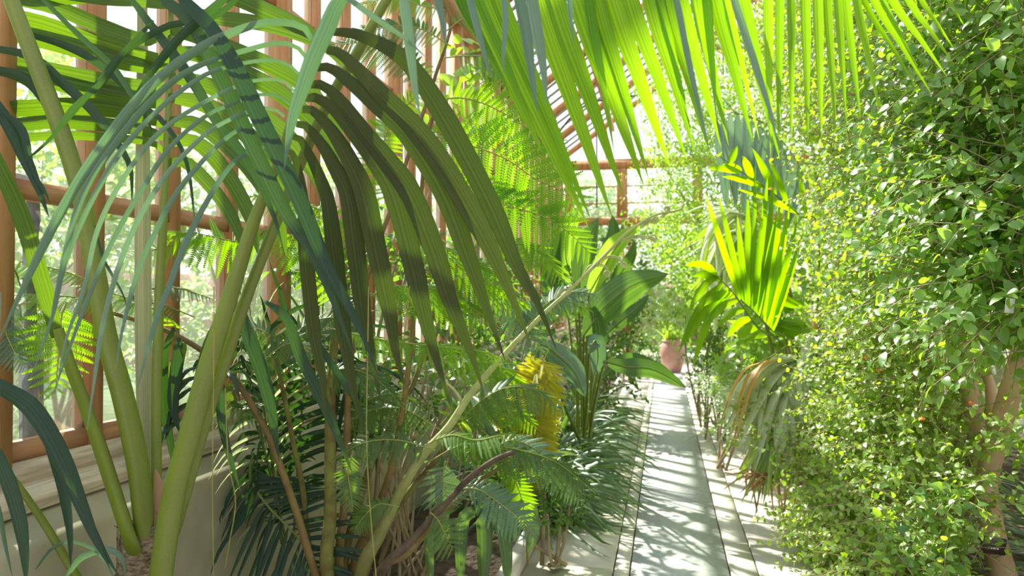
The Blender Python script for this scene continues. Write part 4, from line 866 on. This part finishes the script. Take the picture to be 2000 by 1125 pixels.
m = MB(); m.bar(c0-n_*.12, c0-n_*.002, .008, .008); m.build('peg', M['metal'], sg, smooth=False)
sg2 = thing('plant_label', 'tiny white label among the leaves at the far right edge', 'sign', P(1972, 597, 3.2))
c0 = P(1972, 597, 2.55); m = MB(); plate(m, c0, .03, .05, .003); m.build('plate', M['stucco_r'], sg2, smooth=False)
# strap plants by the right wall, behind the trunk
clump_thing('strap_grass', 'dark strap-leaved plant between the tan trunk and the pale right wall', 'grass plant', [g(2.2,4.6), g(2.3,4.9), g(2.2,4.2)], 40, .95, .03, 'grass', spread=1, droop=.8, seed=31)

# ================================================================== RIGHT SIDE: PALMS
# pale drooping palm
r1 = P(1560, 960, 5.6); r1[2] = .03
rp = thing('pale_drooping_palm', 'pale glaucous palm frond cascade with orange tips drooping over the right path edge', 'palm', r1)
def rfr(parent, rpx, d, tips, w, mat, prof=None, r=.009, K=5, arch=.12, stem='leaf_stalk', leafname='leaves', frombase=None, label=None, hint=None):
    hint = hint if hint is not None else ((-.45, -.45, .8) if mat in ('palm_pale', 'orange') else tocam)
    W = pp(rpx, d); dm = np.mean(d) if hasattr(d, '__len__') else d
    m = MB(); m.tube(np.vstack([[frombase], W]) if frombase is not None else W, [r, r*.9, r*.4], k=8, n=40); s = m.build(stem, M['stalk'], parent)
    C = spline(W, 100); m = MB()
    for i, (t, tx, ty) in enumerate(tips):
        b = C[int(t*99)]; e = P(tx, ty, dm-.15+rng.normal(0, .06)); l = np.linalg.norm(e-b); md = b+(e-b)*.4+np.array([0, 0, arch*l])
        m.ribbon([b, md, b+(e-b)*.75+np.array([0, 0, arch*.75*l]), e], w*dm/FPX*rng.uniform(.85, 1.15)*(1.25 if mat == 'palm_pale' else 1), hint, n=14, K=K, fold=.2, pleat=.04, a=rng.random(), roll=rng.normal(0, .3), prof=LEAFP)
    if m.V: m.build(leafname, M[mat], s, label=label)
    return s
tipsL = [(.05, 1400, 870), (.1, 1425, 790), (.15, 1420, 830), (.2, 1435, 860), (.25, 1445, 900), (.3, 1455, 940), (.38, 1465, 910), (.45, 1480, 860), (.5, 1490, 900), (.58, 1505, 860), (.65, 1515, 880), (.72, 1520, 870), (.8, 1525, 880),
         (.1, 1610, 760), (.2, 1600, 790), (.3, 1590, 820), (.4, 1580, 840), (.5, 1570, 850), (.6, 1560, 870), (.7, 1552, 880), (.85, 1540, 900), (.98, 1532, 900)]
sp1 = rfr(rp, [(1575,690),(1555,705),(1540,740),(1532,790),(1528,850)], (5.2, 4.9), tipsL+[(t+.02, x+8, y+15) for t, x, y in tipsL], 17, 'palm_pale', frombase=r1, arch=.16)
rfr(rp, [(1560,695),(1520,690),(1480,710),(1450,750),(1430,800)], (5.2, 5.0), [(t, 1420+x, y) for t, x, y in [(.1,100,800),(.2,80,820),(.3,60,850),(.4,40,830),(.5,30,870),(.6,10,830),(.7,-5,800),(.8,-5,830),(.3,120,840),(.5,70,880)]], 13, 'palm_pale', frombase=r1, arch=.15)
rfr(rp, [(1600,650),(1590,680),(1580,720),(1590,760)], (5.1, 5.0), [(t, x, y) for t, x, y in [(.1,1555,740),(.2,1620,760),(.3,1570,780),(.5,1600,800),(.7,1580,800),(.0,1560,700)]], 16, 'palm_pale', frombase=r1, arch=.2)
rfr(rp, [(1540,800),(1520,840),(1500,870)], (5.0, 4.9), [(.1,1430,950),(.3,1440,945),(.4,1455,975),(.5,1465,985),(.6,1480,970),(.2,1510,960),(.7,1500,975),(.8,1520,960),(.9,1540,970),(.95,1560,960),(.3,1447,985),(.6,1490,990)], 11, 'grass_lt', frombase=r1, arch=.05, label='yellow-green hanging leaflets')
rfr(rp, [(1560,700),(1500,700),(1460,730)], (5.1, 4.9), [(.3,1425,830),(.5,1435,870),(.6,1445,880),(.7,1412,800),(.8,1430,850),(.9,1405,830)], 9, 'orange', frombase=r1, arch=.2, label='orange dried leaflets')
m = MB()
for i in range(34):
    x = rng.uniform(1470, 1580); b = P(x, rng.uniform(860, 900), 5.0); e = P(x+rng.uniform(-15, 15), rng.uniform(970, 1040), 4.9); m.ribbon([b, (b+e)/2+rng.normal(0, .02, 3), e], .016, tocam, n=8, K=3, a=rng.random(), twist=rng.normal(0, 1))
for i in range(14):
    b = P(rng.uniform(1480, 1530), rng.uniform(930, 960), 4.9); e = P(rng.uniform(1385, 1470), rng.uniform(925, 990), 4.7); e[2] = max(e[2], .06); m.ribbon([b, (b+e)/2+(0, 0, .05), e], .014, tocam, n=8, K=3, a=rng.random(), twist=rng.normal(0, 1))
m.build('dead_leaves', M['dry'], rp, label='brown dead leaflets at the foot')
# green palm above it
r2 = P(1575, 900, 6.0); r2[2] = .03
gp = thing('green_palm', 'upright bright green palm over the middle of the right border, leaflets pointing up', 'palm', r2)
tips = [(1.0, 1377, 376), (.93, 1402, 375), (.85, 1460, 373), (.8, 1475, 325), (.7, 1500, 330), (.62, 1511, 338), (.55, 1530, 385), (.5, 1545, 390), (.75, 1490, 395), (.9, 1440, 420), (.45, 1560, 420), (.66, 1520, 400), (.4, 1570, 450)]
rfr(gp, [(1544,693),(1507,645),(1469,605),(1446,585)], 5.4, tips, 14, 'palm_top', frombase=r2, arch=.0)
rfr(gp, [(1540,700),(1480,640),(1430,570),(1400,540)], 5.5, [(.9,1325,690),(.8,1330,680),(.85,1352,722),(.7,1375,640),(1.,1345,610),(.95,1350,540),(1.,1340,520),(.6,1400,640),(.5,1420,660),(.75,1370,600),(.4,1440,660),(.3,1450,670)], 17, 'palm_top', frombase=r2, arch=.12)
rfr(gp, [(1500,640),(1500,610),(1500,590)], 5.6, [(.1,1565,665),(.3,1572,650),(.5,1578,632),(.7,1580,615),(.9,1578,598),(.2,1560,670),(.6,1580,640)], 30, 'palm_top', frombase=r2, arch=.02)
rfr(gp, [(1560,690),(1590,680),(1595,650)], 5.3, [(.9,1592,592),(.8,1600,600),(.7,1588,615),(.95,1605,625),(.6,1585,660)], 14, 'orange', frombase=r2, arch=.02, label='orange dying leaflets')
W_ = [(t, 1412+150*t+rng.uniform(-4, 4), 400+40*t+rng.uniform(-20, 30)) for t in np.linspace(0, 1, 17)]
rfr(gp, [(1400,235),(1440,222),(1490,240),(1540,290),(1575,350)], 6.4, W_, 18, 'palm_grey', arch=.02, frombase=r2)
rfr(gp, [(1600,480),(1560,420),(1500,370),(1440,330),(1405,305)], 5.6, [(1.,1405,300),(.9,1440,285),(.8,1412,320),(.7,1450,305),(.6,1410,345),(.5,1470,290),(.4,1500,310),(.3,1440,370),(.2,1560,330),(.8,1380,330)], 14, 'palm_top', frombase=r2, arch=.04)
for k_ in range(5):
    y0 = 400+k_*32; rfr(gp, [(1560+k_*3,640),(1500,y0+60),(1440,y0+10),(1390,y0)], 6.2+.2*k_, [(t, 1335+t*40+rng.uniform(-15, 25) if i % 2 else 1400+rng.uniform(-20, 60), y0-5+i*7+rng.uniform(-5, 60)) for i, t in enumerate(np.linspace(.3, 1, 18))], 13, 'grass_lt' if k_ % 2 else 'palm_pale', frombase=r2, arch=.25)

# ================================================================== MIDDLE / FAR RIGHT FOLIAGE
bush('feathery_tree', 'tall pale-green feathery-leaved tree hanging over the path near the end wall', 'tree', B([(1300,330,9.5,.45),(1340,240,9,.5),(1400,150,8.6,.6),(1290,400,10,.35),(1360,360,9,.45),(1440,300,8.2,.5),(1330,140,9.5,.5),(1480,120,8,.6),(1280,290,10.5,.3),(1400,440,8.8,.45),(1550,60,8,.7),(1285,215,10,.35),(1330,60,9.5,.4),(1400,260,8.8,.5)]), 95, .085, LAN, 'bush', seed=41, twlen=.5, zd=(-.4, -.28, .7), leaves=14, basept=(1.9, 9.2, .03), trunk=.04, droop=.5, twigs=False)
bush('border_shrub', 'leafy green shrub between the tall feathery tree and the upright green palm', 'shrub', B([(1400,540,8.2,.45),(1360,560,9,.4),(1330,600,9.5,.35),(1450,480,8,.5),(1390,640,8,.35),(1350,500,9.5,.4),(1500,560,7.6,.5),(1300,470,11,.4),(1330,440,11,.5)]), 95, .07, OVL, 'bush', seed=42, twlen=.3, zd=(-.4, -.28, .7))
bush('border_shrub', 'dark shrub right beside the terracotta pot with small pale leaves', 'shrub', B([(1380,620,9,.3),(1370,690,8.6,.25),(1410,700,8,.28),(1385,740,7.8,.22),(1440,640,7.6,.3),(1400,590,8.5,.3)]), 150, .045, OVL, 'bush_dark', seed=43, twlen=.2, zd=(-.4, -.28, .7))
bush('broad_leaf_bush', 'bushy plant with big shiny leaves above the pale drooping palm', 'shrub', B([(1470,660,6.8,.24),(1500,680,6.6,.22),(1440,690,7,.22),(1530,670,6.4,.22),(1420,730,7,.16)]), 75, .12, OV, 'bush', seed=44, twlen=.2, zd=(-.4, -.28, .7), leaves=6)
bush('border_shrub', 'low grey-green bush at the right path edge below the shiny-leaved plant', 'shrub', B([(1400,760,6.9,.16),(1420,790,6.5,.14),(1390,740,7.4,.16),(1440,745,6.7,.16)]), 300, .035, OVL, 'bush_pale', seed=45, twlen=.15, zd=(-.4, -.28, .7))
clump_thing('strap_grass', 'arching pale strap-leaved plant in the right border behind the feet of the green palm', 'grass plant', [g(1.15,8.2), g(1.3,8.8), g(1.4,7.8)], 60, 1.0, .025, 'grass_lt', spread=1, droop=.9, lean=(-.1, -.1, .2), seed=46)
bush('back_shrub', 'tall leafy mass along the right wall behind the flowering shrub', 'shrub', [((2.2, y, z), .5) for y in (6.2, 7.2, 8.2, 9.5, 11, 12.8) for z in (.8, 1.7, 2.6, 3.2)], 34, .10, OVL, 'bush', seed=47, twlen=.45, zd=(-.4, -.28, .7), stems=12)
bush('fallen_leaf_bush', 'straggly small bush under the flowering shrub beside the path', 'shrub', B([(1600,1060,4.5,.15),(1560,1010,4.9,.15),(1640,1100,4.2,.18),(1550,960,5.2,.15)]), 240, .04, OV, 'shrub', seed=48, twlen=.15, zd=(-.4, -.28, .7))
# ================================================================== POT with plant, beyond the doorway
pc = P(1314, 721, 16.4); pc[2] = 0
pt = thing('terracotta_pot', 'big rounded glazed terracotta pot standing at the end of the path', 'pot', pc)
s_ = 1.0
prof = [(0,.0),(.155,.0),(.175,.02),(.215,.12),(.255,.26),(.272,.38),(.268,.48),(.245,.57),(.215,.625),(.205,.645),(.225,.66),(.235,.675),(.228,.69),(.21,.69),(.195,.66),(.19,.6),(0,.6)]
m = MB(); m.lathe(pc, prof, 48); m.build('bowl', M['pot'], pt)
m = MB(); m.lathe(pc+(0, 0, .605), [(0, .012), (.1, .02), (.188, .0)], 24); m.build('soil_fill', M['soil'], pt)
pl = thing('potted_plant', 'bright green strappy plant growing in the terracotta pot', 'plant', pc+(0, 0, .62))
m = MB(); clump(m, [pc+(0, 0, .62), pc+(.08, .05, .62), pc+(-.08, 0, .62)], 30, .42, .03, spread=.6, droop=.7, seed=51, lean=(0, 0, .6)); m.build('leaf_tuft', M['grass_lt'], pl)
m = MB(); foliage(m, None, [(pc+(0, 0, .72), .17)], 300, .05, OVL, seed=52, twlen=.12, leaves=6); m.build('foliage', M['bush'], pl)
# ================================================================== OUTSIDE, beyond the end wall and the left glass
def G2(x, y, z): return np.array([x, y, z])
OUT = [('low green bush with yellow flecks left of the pot', [(-.9+.3*i, 19+.5*(i % 2), .4) for i in range(5)], .45, .07, 'bush_dark', 61),
       ('silver-green tree rising behind the pot', [(.2, 21, 1.6), (.9, 21.5, 2.4), (-.6, 21.5, 2.2), (.3, 22, 3.2), (1.6, 22, 1.6), (-.2, 21, 1.2)], .8, .12, 'bush_pale', 62),
       ('broad green shrub right of the pot', [(1.3, 18.5, .5), (1.9, 19, 1.0), (1.5, 19.5, 1.4), (2.4, 18.6, .6)], .55, .08, 'bush', 63),
       ('pale distant tree behind the end wall posts', [(-2.2, 22, 2.5), (-3, 23, 3.5), (-1.5, 23, 3.6), (-2.2, 24, 4.6)], 1.0, .16, 'bush_pale', 64),
       ('distant green tree above the right of the end wall', [(2.5, 23, 3.5), (3.8, 23, 4.5), (3, 24, 5.6), (4.8, 22, 3)], 1.1, .16, 'bush', 65)]
for lab, bl, r_, sz, mt, sd in OUT:
    bush('garden_shrub' if r_ < .7 else 'garden_tree', lab, 'shrub' if r_ < .7 else 'tree', [(np.array(b), r_) for b in bl], 45, sz, OVL, mt, seed=sd, twlen=r_*.5, stems=4)
labs = ['pale garden tree outside the glass at the far left', 'light green garden shrub outside behind the leftmost posts', 'whitish garden bush outside behind the thick palm stalks', 'pale tree outside seen between posts behind the spear leaf', 'light garden tree outside behind the drooping fan',
        'bright garden tree outside behind the fern tops', 'distant garden tree outside past the corner of the glass']
for i, (x, y, z, r_) in enumerate([(-6.5, 2.0, 1.8, 1.2), (-4.6, 3.4, .6, .6), (-5.5, 5.0, 1.4, 1.0), (-6.5, 7.5, 2.4, 1.5), (-6.0, 10.5, 2.6, 1.5), (-6.0, 14.5, 3.0, 1.8), (-5.5, 19.0, 3.2, 1.8)]):
    r0_ = np.random.default_rng(80+i)
    bl = [(np.array([x, y, z])+r0_.normal(0, r_*.5, 3), r_*.6) for _ in range(6)]
    bl = [(np.array([min(c[0], -2.4-r), c[1], max(c[2], r*.7)]), r) for c, r in bl]
    bush('garden_tree' if r_ > .9 else 'garden_shrub', labs[i], 'tree' if r_ > .9 else 'shrub', bl, 32, .13, OVL, ['bush_pale', 'bush', 'bush_pale', 'bush', 'bush_pale', 'bush', 'bush_pale'][i], seed=90+i, twlen=.4, stems=4, trunk=.03)
# stone blocks outside the left glass
for i, (x, y, s1_, s2_, h) in enumerate([(-2.75, 2.2, .3, .5, .32), (-2.7, 3.1, .28, .35, .5), (-2.8, 3.9, .3, .4, .28)]):
    m = MB(); k = 10; G = []
    m.box((x-s1_, y-s2_, -.05), (x+s1_, y+s2_, h)); V = m.V[0]; 
    V[4:, :2] = (V[4:, :2]-[x, y])*.85+[x, y]
    o = m.build('stone_block', M['stucco_r'], None, smooth=False, origin=(x, y, 0), label=['pale stone block outside the glass at the far left', 'taller pale stone block outside the glass behind the stalks', 'flat pale stone block outside, furthest along the sill'][i], cat='stone')
# ================================================================== LIGHT
sun = bpy.data.lights.new('sun', 'SUN'); sun.energy = SUN_E; sun.angle = math.radians(.9); sun.color = (1, .95, .86)
so = bpy.data.objects.new('sun', sun); COL.objects.link(so); sd = Vector(SUN_D); so.rotation_euler = (sd).to_track_quat('Z', 'Y').to_euler()
w = bpy.data.worlds.new('world'); SC.world = w; w.use_nodes = True; nt = w.node_tree; N = nt.nodes; L = nt.links; N.clear()
tc = N.new('ShaderNodeTexCoord'); sx = N.new('ShaderNodeSeparateXYZ'); L.new(tc.outputs['Generated'], sx.inputs[0])
rp_ = N.new('ShaderNodeValToRGB'); rp_.color_ramp.elements[0].position = 0; rp_.color_ramp.elements[0].color = (.9, .93, .90, 1)
rp_.color_ramp.elements[1].position = .8; rp_.color_ramp.elements[1].color = (.62, .78, 1, 1); e = rp_.color_ramp.elements.new(.25); e.color = (.95, .97, 1, 1)
L.new(sx.outputs['Z'], rp_.inputs[0]); bg = N.new('ShaderNodeBackground'); bg.inputs[1].default_value = SKY_E; L.new(rp_.outputs[0], bg.inputs[0]); ow = N.new('ShaderNodeOutputWorld'); L.new(bg.outputs[0], ow.inputs[0])
cam = bpy.data.cameras.new('camera'); co = bpy.data.objects.new('camera', cam); COL.objects.link(co); SC.camera = co
cam.sensor_width = 36; cam.lens = FPX/2000*36; cam.clip_start = .05; cam.clip_end = 200
from mathutils import Matrix
co.matrix_world = Matrix(((RT[0], UP[0], -FW[0], CAM[0]), (RT[1], UP[1], -FW[1], CAM[1]), (RT[2], UP[2], -FW[2], CAM[2]), (0, 0, 0, 1)))
cam.dof.use_dof = True; cam.dof.focus_distance = 2.5; cam.dof.aperture_fstop = 4.0
SC.view_settings.view_transform = 'Standard'; SC.view_settings.look = 'None'; SC.view_settings.gamma = 1; SC.view_settings.use_curve_mapping = False
SC.view_settings.exposure = EXPO
cy = SC.cycles; cy.max_bounces = 8; cy.diffuse_bounces = 5; cy.glossy_bounces = 3; cy.transmission_bounces = 6; cy.transparent_max_bounces = 12; cy.caustics_reflective = False; cy.caustics_refractive = False; cy.sample_clamp_indirect = 8; cy.use_denoising = True
